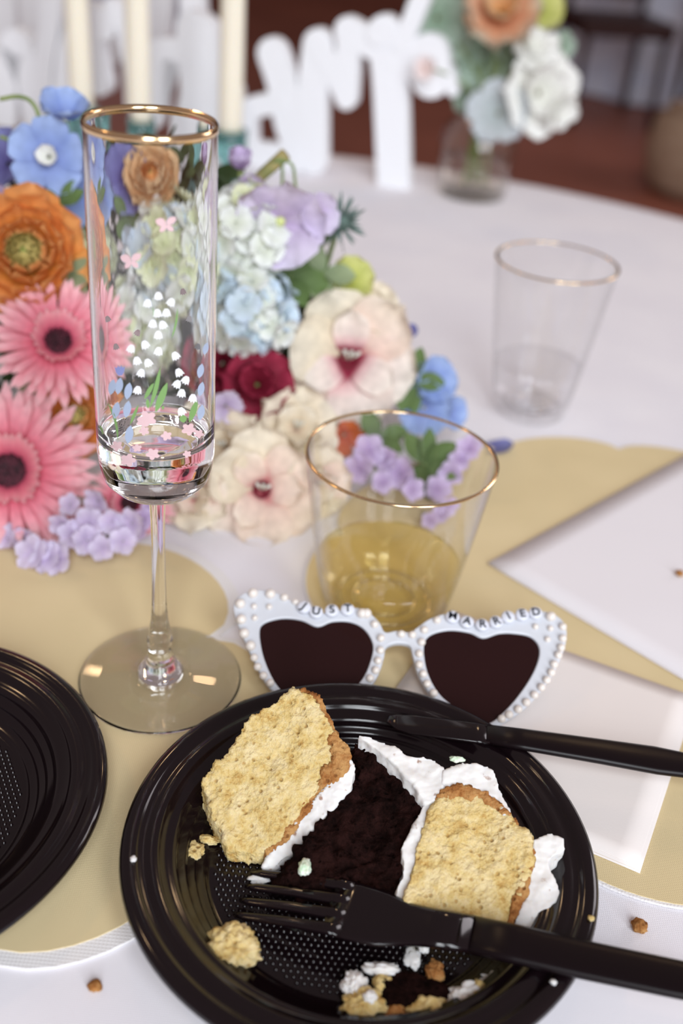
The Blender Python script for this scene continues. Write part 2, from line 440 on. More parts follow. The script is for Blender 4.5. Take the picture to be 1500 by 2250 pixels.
# left piece: vanilla, leaning up towards the camera
nA = V((-.12, -.62, .78)).normalized(); pA = onz(545, 1890, .009)
tA = thing('vanilla_cake_piece', (pA.x, pA.y + .02, FLZ), 'torn yellow vanilla cake piece standing at the back left of the plate', 'cake')
slab('sponge', [(440, 1713), (495, 1662), (520, 1620), (548, 1578), (600, 1545), (640, 1512), (690, 1525), (735, 1600), (752, 1650), (690, 1745), (640, 1805), (600, 1858), (560, 1878), (505, 1866), (492, 1820), (470, 1790)], pA, nA, VAN, tA, seed=1)
slab('crust', [(655, 1510), (705, 1530), (745, 1608), (772, 1650), (762, 1682), (690, 1770), (620, 1850), (585, 1885), (575, 1868), (650, 1775), (735, 1660), (722, 1608), (680, 1540)], pA, nA, CRUST, tA, amps=SP, seed=2, lift=-.0006)
slab('frosting', [(764, 1655), (783, 1690), (770, 1730), (735, 1772), (690, 1820), (650, 1868), (612, 1900), (578, 1918), (572, 1902), (604, 1856), (670, 1778), (720, 1722)], pA, nA, FROST, tA, amps=FR, seed=3, lift=-.0010)

# middle and right: chocolate layer with frosting and a second vanilla layer, lying on its side
nB = V((.0, -.42, .90)).normalized(); pB = onz(880, 2000, .013)
tB = thing('chocolate_cake_piece', (onz(790, 1850, .01).x, onz(790, 1850, .01).y, FLZ), 'dark chocolate cake layer in the middle of the plate', 'cake')
slab('sponge', [(778, 1622), (830, 1638), (895, 1702), (932, 1775), (915, 1830), (895, 1880), (878, 1930), (850, 1975), (790, 1985), (720, 1975), (660, 1950), (622, 1915), (650, 1868), (735, 1772), (770, 1720), (783, 1690), (768, 1655)], pB, nB, CHOC, tB, amps=CH, seed=4, lift=-.0045, vox=.001)
slab('frosting', [(785, 1612), (815, 1614), (862, 1638), (905, 1660), (945, 1660), (975, 1684), (975, 1740), (955, 1760), (932, 1765), (905, 1715), (868, 1676), (825, 1645)], pB, nB, FROST, tB, amps=FR, seed=5)
tC = thing('vanilla_cake_piece', (onz(1040, 1900, .01).x, onz(1040, 1900, .01).y, FLZ), 'yellow vanilla cake slice lying at the right of the plate, frosted on both sides', 'cake')
slab('sponge', [(958, 1750), (1005, 1728), (1085, 1752), (1125, 1795), (1168, 1838), (1162, 1900), (1150, 1965), (1120, 2040), (1030, 2040), (900, 2030), (888, 1975), (905, 1900), (928, 1820)], pB, nB, VAN, tC, seed=6, lift=.0005)
slab('crust', [(1125, 1795), (1170, 1832), (1178, 1868), (1168, 1930), (1150, 1990), (1130, 2030), (1112, 2030), (1135, 1950), (1143, 1890), (1140, 1850)], pB, nB, CRUST, tC, amps=SP, seed=7, lift=.0008)
slab('crust', [(955, 1752), (975, 1735), (1010, 1722), (1060, 1732), (1095, 1750), (1120, 1785), (1100, 1785), (1065, 1755), (1005, 1742), (975, 1755)], pB, nB, CRUST, tC, amps=SP, seed=8, lift=.0010)
slab('frosting', [(972, 1690), (1000, 1682), (1050, 1674), (1086, 1690), (1100, 1730), (1118, 1770), (1122, 1800), (1106, 1792), (1090, 1755), (1040, 1735), (1000, 1728), (965, 1742)], pB, nB, FROST, tC, amps=FR, seed=9, lift=.0004)
slab('frosting', [(932, 1758), (965, 1750), (942, 1820), (918, 1900), (903, 1970), (912, 2030), (868, 2010), (862, 1975), (884, 1915), (880, 1860), (912, 1812)], pB, nB, FROST, tC, amps=FR, seed=10, lift=-.0010)
slab('frosting', [(1172, 1842), (1205, 1828), (1240, 1838), (1238, 1862), (1205, 1896), (1225, 1940), (1238, 1995), (1222, 2035), (1190, 2068), (1128, 2052), (1120, 2035), (1150, 1985), (1166, 1910)], pB, nB, FROST, tC, amps=FR, seed=11, lift=-.0008)

# crumbs and frosting scraps
def blob(name, p, r, m, label, cat, group, seed, sc=(1, 1, .7), amps=None, sub=3, parent=None):
    bm = bmesh.new(); bmesh.ops.create_icosphere(bm, subdivisions=sub, radius=1); me = bpy.data.meshes.new(name); bm.to_mesh(me); bm.free()
    off = V((seed * 3.1, seed * 1.3, seed * 2.2))
    for v in me.vertices:
        d = 1 + .38 * noise.noise(v.co * 1.6 + off) + .22 * noise.noise(v.co * 4.1 + off) + .1 * noise.noise(v.co * 9 + off)
        c = v.co * d; v.co = (c.x * r * sc[0], c.y * r * sc[1], max(c.z, -.75) * r * sc[2] + .75 * r * sc[2])
    me.materials.append(m); me.polygons.foreach_set('use_smooth', [True] * len(me.polygons))
    o = inst(name, me, None); o.location = p; tag(o, label, cat, group); return o
cg = 'cake scraps on the plate'
def scrap(px, py, wpx, m, label, cat, seed, z=.0046, sc=(1, 1, .7), sub=4):
    p = onz(px, py, z); return blob('cake_crumb' if cat == 'crumb' else 'frosting_smear', p, wpx / 2 * m_per_px(p), m, label, cat, cg, seed, sc, sub=sub)
scrap(508, 2095, 112, VAN, 'large yellow cake crumb at the lower left of the plate', 'crumb', 1, sc=(1, .85, .62), sub=5)
scrap(422, 1880, 46, VAN, 'small yellow cake crumb beside the standing vanilla piece', 'crumb', 2, sc=(1, 1.1, .6))
scrap(455, 1850, 40, VAN, 'thin yellow cake sliver touching the standing vanilla piece', 'crumb', 3, sc=(1.3, .5, .5))
scrap(668, 1912, 34, FGREEN, 'mint green frosting dab below the chocolate layer', 'frosting', 4, z=.016, sc=(.8, 1.2, .7))
scrap(1132, 1792, 28, FROST, 'little white frosting bead behind the right cake slice', 'frosting', 5, z=.006)
scrap(845, 1572, 24, VAN, 'pale crumb high on the back rim of the cake plate', 'crumb', 6, z=.0125)
scrap(842, 1598, 20, VAN, 'pale crumb just below another on the plate back wall', 'crumb', 7, z=.009)
scrap(1003, 1672, 26, FGREEN, 'pale green frosting leaf on top of the white frosting', 'frosting', 8, z=.042, sc=(1.2, .5, .5))
scrap(570, 1932, 46, FROST, 'white frosting smear at the tips of the fork tines', 'frosting', 9, sc=(1, .7, .3))
scrap(778, 1965, 62, FROST, 'streaky white frosting smear under the chocolate layer', 'frosting', 10, z=.0085, sc=(1, .5, .3))
scrap(838, 2138, 70, FROST, 'curled white frosting ribbon below the fork head', 'frosting', 11, sc=(1.1, .45, .5))
scrap(842, 2172, 50, VAN, 'pale cake crumb under the curled frosting ribbon', 'crumb', 12, sc=(1, .9, .6))
scrap(778, 2172, 58, FROST, 'white frosting lump left of the bottom scraps', 'frosting', 13, sc=(.9, 1, .6), sub=5)
scrap(800, 2218, 84, VAN, 'yellow cake crumb at the lower left of the bottom scraps', 'crumb', 14, sc=(1.1, .8, .5), sub=5)
scrap(872, 2240, 66, CRUST, 'toasted brown crumb at the bottom edge of the photo', 'crumb', 34, sc=(1.1, .8, .5), sub=5)
scrap(948, 2238, 92, VAN, 'toasted yellow crumb in the middle of the bottom scraps', 'crumb', 15, sc=(1.1, .7, .55), sub=5)
scrap(1030, 2212, 92, FROST, 'big white frosting lump among the bottom scraps', 'frosting', 16, sc=(1, .8, .6), sub=5)
scrap(1050, 2180, 40, VAN, 'small yellow crumb on top of the big frosting lump', 'crumb', 35, z=.009, sc=(.8, 1.1, .6))
scrap(1098, 2166, 78, FROST, 'white frosting flake right of the bottom scraps', 'frosting', 17, sc=(1.2, .6, .5))
scrap(1085, 2222, 34, FROST, 'small frosting dab below the right frosting flake', 'frosting', 36, sc=(.7, 1.1, .5))
scrap(812, 2196, 30, FROST, 'little white frosting dot beside the curled ribbon', 'frosting', 37, z=.009)
scrap(930, 2085, 26, FROST, 'tiny white frosting dot against the fork handle', 'frosting', 18, z=.006)
scrap(905, 2108, 50, FROST, 'thin frosting streak below the fork handle', 'frosting', 19, sc=(.7, 1.1, .25))
scrap(955, 2140, 50, CRUST, 'brown crust crumb beneath the fork handle', 'crumb', 20, sc=(.8, 1.1, .5))
scrap(540, 2180, 18, FROST, 'tiny frosting speck on the lower left plate wall', 'frosting', 21, z=.006)
scrap(405, 2058, 24, VAN, 'tiny crumb on the left wall of the cake plate', 'crumb', 22, z=.007)
scrap(293, 1890, 14, FROST, 'tiny frosting speck on the left rim of the cake plate', 'frosting', 23, z=.0187)
scrap(1297, 2020, 14, VAN, 'tiny crumb on the right rim of the cake plate', 'crumb', 24, z=.0187)
scrap(1215, 2160, 14, FROST, 'tiny frosting speck at the lower right rim of the plate', 'frosting', 25, z=.0185)
scrap(700, 1950, 150, CHOC, 'flat dark chocolate crumb in front of the chocolate layer', 'crumb', 26, z=.0046, sc=(1.2, .6, .35), sub=5)
scrap(900, 2190, 150, CHOC, 'dark chocolate crumb under the bottom scraps', 'crumb', 27, z=.0046, sc=(1.2, .6, .22), sub=5)
def speck(px, py, wpx, m, label, seed, z=.0004):
    p = onz(px, py, z); blob('cake_crumb', p, wpx / 2 * m_per_px(p), m, label, 'crumb', 'crumbs on the cloth', seed, sub=3)
speck(210, 2172, 30, CRUST, 'dark brown crumb on the cloth at the lower left', 31)
speck(1402, 2040, 34, CRUST, 'toasted crumb on the cloth right of the cake plate', 32)
speck(1492, 1263, 18, CRUST, 'brown crumb on the white square napkin', 33, z=.004)

# ================================================================== CUTLERY
def loft(st, n=10):
    """stations (u, half width, half thickness, z, v offset): rounded bars along local x"""
    vs, fs = [], []
    for u, hw, ht, z, v0 in st:
        for j in range(n):
            a = 2 * PI * j / n; c, s = math.cos(a), math.sin(a)
            vs.append((u, v0 + hw * math.copysign(abs(c) ** .5, c), z + ht * math.copysign(abs(s) ** .7, s)))
    for i in range(len(st) - 1):
        for j in range(n):
            j2 = (j + 1) % n; fs.append((i * n + j, i * n + j2, (i + 1) * n + j2, (i + 1) * n + j))
    fs.append(tuple(range(n))[::-1]); fs.append(tuple(range((len(st) - 1) * n, len(st) * n)))
    return vs, fs
# fork: tines towards the left of the plate, handle out over the right rim
a = onz(532, 1962, .0062); b = onz(1290, 2110, .0218)
d = (b - a); Lr = d.length
Mf = frame_m(a, d, V((0, 0, 1)) - d * (d.z / d.length_squared))
tF = thing('plastic_fork', a, 'black plastic fork with its handle over the right rim of the cake plate', 'fork')
tF.rotation_mode = 'QUATERNION'; tF.rotation_quaternion = Mf.to_quaternion()
for k in range(4):
    v0 = (k - 1.5) * .0062
    o = MB().add(*loft([(0, .0006, .0005, .000, v0 * .96), (.004, .0014, .0009, .0002, v0), (.018, .0018, .0011, .0018, v0), (.033, .0022, .0012, .0024, v0 * .98), (.038, .0026, .0011, .0022, v0 * .96)])).build('tine', BLACKP, tF)
MB().add(*loft([(.032, .0112, .0010, .0023, 0), (.040, .0118, .0012, .0020, 0), (.050, .0112, .0013, .0008, 0), (.058, .0085, .0016, .0002, 0), (.066, .0074, .0020, .0010, 0), (.080, .0070, .0021, .0018, 0)], 14)).build('head', BLACKP, tF)
MB().add(*loft([(.076, .0070, .0021, .0016, 0), (.095, .0072, .0021, .0010, 0), (.115, .0070, .0020, .0000, 0), (.145, .0068, .0019, -.0006, 0), (.165, .0066, .0018, -.0008, 0), (.172, .0060, .0016, -.0008, 0), (.175, .002, .0012, -.0008, 0)], 14)).build('handle', BLACKM, tF)
# knife: blade in the plate, handle resting over the back right rim
a = onz(905, 1592, .0185); b = onz(1500, 1684, .0190)
d = b - a; Mk = frame_m(a, d, V((0, 0, 1)) - d * (d.z / d.length_squared))
tK = thing('plastic_knife', a, 'black plastic knife lying over the back right rim of the cake plate', 'knife')
tK.rotation_mode = 'QUATERNION'; tK.rotation_quaternion = Mk.to_quaternion()
MB().add(*loft([(-.010, .002, .0005, 0, .001), (-.006, .0045, .0007, 0, 0), (.0, .0056, .0008, 0, 0), (.025, .0058, .0011, .0008, 0), (.032, .0052, .0014, .001, 0)], 12)).build('blade', BLACKP, tK)
MB().add(*loft([(.030, .0052, .0014, .001, 0), (.045, .0056, .0017, .0012, 0), (.075, .0064, .0019, .0012, 0), (.097, .0072, .0019, .001, 0), (.115, .0060, .0018, .0008, 0), (.135, .0070, .0018, .0006, 0), (.140, .002, .0012, .0006, 0)], 12)).build('handle', BLACKM, tK)

# ================================================================== HEART SUNGLASSES
gx = (onz(1060, 1403, .02) - onz(697, 1378, .02)).normalized()
tilt = math.radians(22)
gyb = V((-gx.y, gx.x, 0)); gy = gyb * math.cos(tilt) + V((0, 0, 1)) * math.sin(tilt); gn = gx.cross(gy)
g0 = onz(1062, 1604, .0042)
FRAMEW = mat('white_acetate', (.62, .64, .69), .28, .5)
LENS = mat('dark_tinted_lens', (.020, .007, .007), .08, .2)
PEARL = mat('ivory_pearl', (.76, .70, .65), .12, .6, coat=.5, sss=.15)
LETTERK = mat('black_ink', (.008, .008, .012), .8, .1)
BEADW = mat('white_bead', (.68, .70, .78), .35, .5)
tG = thing('heart_sunglasses', (g0.x, g0.y, 0), 'white heart-shaped sunglasses edged in pearls with letter beads', 'sunglasses')
Mg = frame_m(g0, gx, gn); Mgi = Mg.inverted(); Gl = Matrix.Translation(-tG.location) @ Mg
def g2(px, py):
    q = Mgi @ onp(px, py, g0, gn); return (q.x, q.y)
outer = [(513, 1345), (518, 1320), (545, 1303), (590, 1300), (625, 1314), (655, 1335), (690, 1350), (725, 1348), (770, 1338), (805, 1346), (832, 1370), (845, 1392), (870, 1389), (900, 1392), (915, 1382), (945, 1362), (985, 1352), (1030, 1367), (1062, 1380), (1100, 1372), (1150, 1357), (1185, 1346), (1220, 1355), (1240, 1378), (1242, 1410), (1230, 1450), (1205, 1497), (1155, 1556), (1098, 1594), (1068, 1607), (1045, 1603), (1000, 1577), (950, 1535), (918, 1485), (906, 1445), (898, 1421), (870, 1416), (848, 1425), (842, 1450), (828, 1490), (795, 1532), (740, 1572), (705, 1590), (680, 1580), (625, 1545), (585, 1505), (555, 1450), (530, 1395)]
lensL = [(570, 1395), (580, 1373), (620, 1362), (662, 1366), (697, 1380), (730, 1369), (770, 1370), (800, 1386), (818, 1418), (814, 1452), (795, 1495), (752, 1540), (703, 1572), (650, 1545), (608, 1508), (580, 1450)]
lensR = [(930, 1425), (944, 1399), (985, 1388), (1030, 1393), (1060, 1405), (1095, 1395), (1130, 1395), (1165, 1403), (1183, 1428), (1176, 1466), (1150, 1513), (1110, 1562), (1066, 1593), (1012, 1565), (966, 1530), (938, 1480)]
L2 = lambda lp: [g2(*p) for p in catmull(lp, True, 5)]
me = curve_mesh('frame', [L2(outer), L2(lensL), L2(lensR)], .0010, .0007, FRAMEW)
inst('frame', me, tG, Gl)
for nm, lp in (('lens', lensL), ('lens', lensR)):
    c = [sum(p[i] for p in lp) / len(lp) for i in (0, 1)]
    grow = [(c[0] + (x - c[0]) * 1.015, c[1] + (y - c[1]) * 1.015) for x, y in lp]
    me = curve_mesh('lens', [L2(grow)], .0004, 0, LENS); inst('lens', me, tG, Gl @ Matrix.Translation((0, 0, .0003)))
bm = bmesh.new(); bmesh.ops.create_uvsphere(bm, u_segments=16, v_segments=10, radius=1); pm = bpy.data.meshes.new('pearl'); bm.to_mesh(pm); bm.free()
pm.materials.append(PEARL); pm.polygons.foreach_set('use_smooth', [True] * len(pm.polygons))
big = [(55, 110), (60, 178), (72, 238), (100, 292), (110, 65), (185, 68), (580, 152), (600, 152), (1395, 165)]
mid = [(245, 82), (115, 342), (130, 382), (155, 420), (185, 452), (635, 198), (662, 258), (660, 310), (650, 355), (640, 397), (615, 432), (750, 240), (798, 243), (850, 222), (838, 275), (828, 325), (828, 372), (845, 412), (862, 455), (890, 495), (905, 180),
       (1447, 208), (1447, 258), (1440, 298), (1428, 330), (1410, 370), (1398, 405), (1378, 438), (1355, 470), (1325, 503), (1290, 535), (1255, 565), (1215, 588), (1183, 606)]
small = [(292, 100), (115, 120), (180, 122), (118, 170), (1330, 207), (1395, 215), (1382, 262)]
for lst, r in ((big, .0023), (mid, .0018), (small, .0014)):
    for cx, cy in lst:
        x, y = g2(500 + cx / 1.974, 1280 + cy / 1.974 - 2)
        inst('pearl', pm, tG, Gl @ Matrix.Translation((x, y, .0017 + r * .5)) @ Matrix.Scale(r, 4))
bead = MB().add(*lathe([(0, 0), (.0025, 0), (.0031, .0006), (.0031, .0018), (.0026, .0024), (0, .0024)], 24)).mesh('letter_bead', BEADW)
for ch, cx, cy, rz in [('J', 330, 118, -32), ('U', 382, 140, -6), ('S', 450, 133, 8), ('T', 518, 128, 4), ('M', 970, 160, -8), ('A', 1032, 182, -14), ('R', 1098, 195, 2), ('R', 1158, 182, 20), ('I', 1210, 160, 24), ('E', 1270, 150, 12), ('D', 1328, 143, 8)]:
    x, y = g2(500 + cx / 1.974, 1280 + cy / 1.974)
    o = inst('letter_bead', bead, tG, Gl @ Matrix.Translation((x, y - .0006, .0018)) @ Matrix.Rotation(math.radians(rz), 4, 'Z'))
    q = inst('letter', text_mesh(ch, .0054, .0001, LETTERK), o, Matrix.Translation((0, 0, .00245)))
    q['label'] = 'black letter ' + ch
for sgn, hx in ((1, g2(525, 1340)), (-1, g2(1232, 1400))):
    x0, y0 = hx; x0 += .004 * sgn
    MB().add(*loft([(0, .0022, .0011, 0, 0), (.03, .0020, .0010, 0, 0), (.085, .0018, .0010, 0, 0), (.105, .0024, .0010, 0, -.002), (.112, .001, .0006, 0, -.003)])).build('temple', FRAMEW, tG).matrix_local = Gl @ Matrix.Translation((x0, y0 - .003, -.0045 - .0022 * (sgn + 1) / 2)) @ Matrix.Rotation(0 if sgn > 0 else PI, 4, 'Z') @ Matrix.Rotation(math.radians(-2 if sgn > 0 else 2), 4, 'Z')

# ================================================================== GLASSWARE
FX, FY = -.0722, .3503
FZ = .0018
tFl = thing('champagne_flute', (FX, FY, FZ), 'tall gold-rimmed champagne flute painted with small flowers', 'flute')
RB = .0224
bowl_o = [(.0036, .0985), (.006, .0978), (.012, .0982), (.0165, .1000), (.0200, .1040), (.0213, .1090), (.0220, .1150), (.0220, .17), (.0216, .2340), (.0213, .2350)]
bowl_i = [(.0206, .2345), (.0207, .17), (.0207, .128), (.0201, .1235), (.0186, .1208), (.0128, .1198), (.006, .1205), (0, .1210)]
stem = [(0, .0000), (.0348, .0000), (.0351, .0007), (.0346, .0014), (.025, .0019), (.013, .0034), (.0096, .0052), (.0090, .0072), (.0060, .0120), (.0049, .0170), (.0052, .0200), (.0056, .0222), (.0050, .0245), (.0043, .0290), (.0037, .0330), (.0031, .0400), (.0028, .055), (.0027, .070), (.0029, .083), (.0033, .092), (.0038, .0975)]
o = clean(MB().add(*lathe(dens(stem + bowl_o[1:] + bowl_i), 96)).build('glass_body', GLASS, tFl))
tr_ = [(.0213, .2350), (.02165, .2340), (.02165, .2326), (.0219, .2326), (.0219, .2344), (.0213, .2355), (.0205, .2346), (.0205, .2335), (.0207, .2336)]
clean(MB().add(*lathe(tr_, 96, True)).build('gold_rim', GOLD, tFl))
def oncyl(px, py, R=.02215, back=False):
    d = ray(px, py); ox, oy = CAM.x - FX, CAM.y - FY
    A = d.x ** 2 + d.y ** 2; B = 2 * (ox * d.x + oy * d.y); Cc = ox * ox + oy * oy - R * R
    disc = max(B * B - 4 * A * Cc, 0); tt = (-B + (1 if back else -1) * math.sqrt(disc)) / (2 * A)
    return CAM + d * tt
DW = mat('painted_white', (.88, .89, .92), .5); DB = mat('painted_blue', (.40, .48, .64), .5); DG = mat('painted_green', (.20, .36, .12), .5); DP = mat('painted_pink', (.72, .50, .52), .5); DV = mat('painted_violet', (.25, .28, .55), .5)
def decal(name, pts, m, back=False):
    g = MB(); g.add([oncyl(x, y, .02215, back) - tFl.location for x, y in pts], [tuple(range(len(pts)))]); return g.build(name, m, tFl, smooth=False)
def c2(x, y): return 170 + x / 4.5, 600 + y / 4.5
def bell(x, y, s, m, rot=0, back=False, name='painted_bell'):
    sh = [(-.35, -.9), (.35, -.9), (.75, -.3), (.95, .75), (.55, .5), (.3, .95), (0, .6), (-.3, .95), (-.55, .5), (-.95, .75), (-.75, -.3)]
    c, q = math.cos(rot), math.sin(rot); decal(name, [(x + s * (a * c - b * q), y + s * (a * q + b * c)) for a, b in sh], m, back)
def blossom(x, y, s, m, rot=0, name='painted_blossom', back=False):
    pts = []
    for k in range(20):
        a = 2 * PI * k / 20 + rot; rr = s * (.62 + .38 * abs(math.cos(2.5 * (a - rot)))); pts.append((x + rr * math.cos(a), y + .85 * rr * math.sin(a)))
    decal(name, pts, m, back)
def leaf2(p, q, wd, bend=0, name='painted_leaf', back=False, m=None):
    (x0, y0), (x1, y1) = p, q; nx, ny = -(y1 - y0), x1 - x0; l = math.hypot(nx, ny); nx /= l; ny /= l; A, Bk = [], []
    for k in range(7):
        t_ = k / 6; ww = wd * math.sin(PI * t_) ** .7; bx = bend * math.sin(PI * t_)
        A.append((x0 + (x1 - x0) * t_ + nx * (bx + ww), y0 + (y1 - y0) * t_ + ny * (bx + ww))); Bk.append((x0 + (x1 - x0) * t_ + nx * (bx - ww), y0 + (y1 - y0) * t_ + ny * (bx - ww)))
    decal(name, A[:-1] + Bk[::-1][:-1], m or DG, back)
for x, y in [(800, 230), (695, 300), (925, 290), (790, 400), (880, 395), (745, 505), (845, 515), (800, 615), (800, 775), (530, 750), (670, 710), (590, 870), (700, 890), (630, 990), (595, 1160), (1005, 985), (985, 1100), (1070, 1060), (1030, 1190), (1140, 1240), (1030, 1370), (970, 820)]:
    X, Y = c2(x, y); bell(X, Y, 10.5, DW, RN.uniform(-.5, .5))
for x, y, s in [(340, 1130, 13), (410, 1120, 14), (500, 1170, 14), (380, 1360, 14), (490, 1350, 14), (510, 1600, 15), (1215, 970, 12), (1220, 1150, 12), (1220, 1380, 13), (1265, 750, 10)]:
    X, Y = c2(x, y); leaf2((X - 3, Y + s * 1.3), (X + 4, Y - s * 1.4), s * .62, name='painted_bluebell', m=DB)
X, Y = c2(420, 965); bell(X, Y, 12, DV, 3.1, name='painted_bluebell')
for p, q, wd, b in [((770, 1380), (890, 1080), 8, 0), ((660, 1250), (755, 1085), 5, 0), ((715, 1340), (820, 930), 5, 2), ((1105, 1480), (1185, 1255), 7, 0), ((400, 1660), (300, 1280), 3, 6), ((520, 1500), (605, 1300), 3.5, 0), ((1050, 1480), (1040, 1400), 8, 0), ((930, 650), (990, 340), 2.5, 3), ((700, 1340), (690, 1240), 4, 0), ((840, 1350), (850, 1310), 3, 0), ((745, 440), (735, 330), 1, 3), ((250, 1600), (215, 1500), 2.5, 2)]:
    leaf2(c2(*p), c2(*q), wd, b)
for x, y, s in [(690, 1440, 22), (640, 1470, 14), (1100, 1545, 17), (1200, 1590, 12), (500, 1850, 18), (745, 1790, 16), (390, 1710, 14), (590, 1730, 11), (1085, 1790, 10), (880, 1610, 13), (660, 1560, 12)]:
    X, Y = c2(x, y); blossom(X, Y, s, DP, RN.uniform(0, 1))
for bx, by in [(365, 492), (288, 572)]:
    leaf2((bx, by), (bx - 24, by - 8), 9, m=DP, name='painted_butterfly_wing'); leaf2((bx, by + 2), (bx - 14, by + 18), 6, m=DP, name='painted_butterfly_wing'); leaf2((bx, by), (bx + 22, by - 14), 8, m=DP, name='painted_butterfly_wing'); leaf2((bx, by + 2), (bx + 16, by + 16), 6, m=DP, name='painted_butterfly_wing')
for x, y in [(230, 700), (250, 760), (300, 730), (420, 700), (440, 760), (405, 640), (245, 850), (440, 860)]:
    bell(x, y, 8, RN.choice([DW, DB, DP]), RN.uniform(-.5, .5), back=True)

def tumbler(loc, Rr, Rb, h, wall, floor_t, level, liq, gm, label, rimr):
    t = thing('gold_rim_tumbler', loc, label, 'tumbler', 'gold-rimmed tumblers')
    rad = lambda z: Rb + (Rr - Rb) * (z / h) ** .8
    N = 12
    out = [(0, .0004), (Rb - .004, 0), (Rb - .001, .0012)] + [(rad(h * k / N) if k else Rb, max(.003, h * k / N)) for k in range(N + 1)]
    inn = [(rad(z) - wall, z) for z in [floor_t + .004 + (h - floor_t - .004) * k / N for k in range(N, -1, -1)]] + [(rad(floor_t) - wall - .003, floor_t), (0, floor_t + .0005)]
    clean(MB().add(*lathe(dens(out + inn), 96)).build('glass_body', gm, t))
    clean(MB().add(*lathe([(Rr + .0001, h - rimr), (Rr + .0004, h - rimr), (Rr + .0004, h + .0002), (Rr - wall - .0003, h + .0002), (Rr - wall - .0003, h - rimr * .6), (Rr - wall, h - rimr * .6), (Rr - wall * .5, h - .0001)], 96, True)).build('gold_rim', GOLD, t))
    for rr in (.78, .52):
        clean(MB().add(*lathe([((Rb - wall) * rr + .0011 * math.cos(2 * PI * j / 10), floor_t + .0006 + .0009 * math.sin(2 * PI * j / 10)) for j in range(10)], 64, True)).build('base_ring', GLASS, t))
    e = .00025
    zz = [floor_t + .004 + (level - floor_t - .004) * k / 6 for k in range(7)]
    clean(MB().add(*lathe([(0, floor_t + .0005 - e), (rad(floor_t) - wall - .003 + e, floor_t - e)] + [(rad(z) - wall + e, z) for z in zz] + [(rad(level) - wall - .0012, level - .0004), (rad(level) - wall - .003, level - .0005), (0, level - .0005)], 96)).build(liq[0], liq[1], t))
    return t
tumbler((.0247, .4198, .002), .0436, .0300, .0834, .0011, .0035, .026, ('wine', WINE), PLASTIC, 'gold-rimmed clear tumbler with a little white wine behind the sunglasses', .0005)
tumbler((.1200, .6510, .0004), .0385, .0235, .1050, .0012, .0080, .036, ('water', WATER), PLASTIC, 'gold-rimmed clear tumbler of water standing alone at the right', .0004)

# ================================================================== FLOWERS
def petal(L, W, nu=7, nv=5, a=.5, b=4., c=.5, cup=.3, curl=.0, ruf=.0, seed=0, notch=0.):
    vs, fs, ts = [], [], []; rr = random.Random(seed); ph = rr.uniform(0, 6)
    pk = max((u / 40.) ** a * (1 - (u / 40.) ** b) ** c for u in range(1, 40))
    for i in range(nu + 1):
        u = .02 + .975 * i / nu
        wv = W * u ** a * (1 - u ** b) ** c / pk if i < nu else W * .12
        for j in range(nv):
            v = 2 * j / (nv - 1) - 1
            y = L * u * (1 - notch * (1 - abs(v)) * (u ** 4))
            z = cup * W * v * v * u + curl * L * u * u + ruf * W * u * u * math.sin(3.3 * v + ph + 2 * u)
            vs.append((v * wv, y, z)); ts.append(u)
    for i in range(nu):
        for j in range(nv - 1):
            q = i * nv + j; fs.append((q, q + 1, q + nv + 1, q + nv))
    return vs, fs, ts
PM = {}
def petal_me(key, m, *args, **kw):
    k = (key, m.name)
    if k not in PM:
        vs, fs, ts = petal(*args, **kw); PM[k] = MB().add(vs, fs, None, ts).mesh('petal', m)
    return PM[k]
def ring(t, name, me, n, r, elev, z=0, ph=0, js=.08, sc=1.0, jr=.06):
    for k in range(n):
        a = 2 * PI * k / n + ph + RN.uniform(-jr, jr)
        s = sc * (1 + RN.uniform(-js, js))
        Mx = Matrix.Rotation(a, 4, 'Z') @ Matrix.Translation((0, r, z)) @ Matrix.Rotation(elev + RN.uniform(-.09, .09), 4, 'X') @ Matrix.Rotation(RN.uniform(-.12, .12), 4, 'Y') @ Matrix.Scale(s, 4)
        inst(name, me, t, Mx)
STEM = mat('green_stem', (.16, .22, .07), .6, col2=(.24, .30, .10), scale=80)
LEAFM = petal_mat('green_leaf', [(0, (.09, .14, .05)), (1, (.14, .22, .07))], .25)
LEAFV = petal_mat('sage_leaf', [(0, (.20, .26, .14)), (1, (.34, .40, .24))], .25)
def flower(name, px, py, yw, n, label, cat, group='flowers of the table bouquet', stem=True, sr=.0016):
    p = ony(px, py, yw); p.z = max(p.z, .008)
    n = V(n).normalized(); q = V((0, 0, 1)).rotation_difference(n)
    t = thing(name, p, label, cat, group, q)
    if stem:
        e = V((p.x * .92 - .005, min(p.y + .035, .64), max(.004, p.z - .07)))
        qi = q.inverted(); mid_ = (p + e) / 2 - n * .012
        pts = [qi @ (x - p) for x in (p - n * .002, mid_, e)]
        MB().add(*tube(catmull(pts, sub=4), sr, 6)).build('stem', STEM, t)
    return t, m_per_px(p)
UPC = (0, -.75, .66)
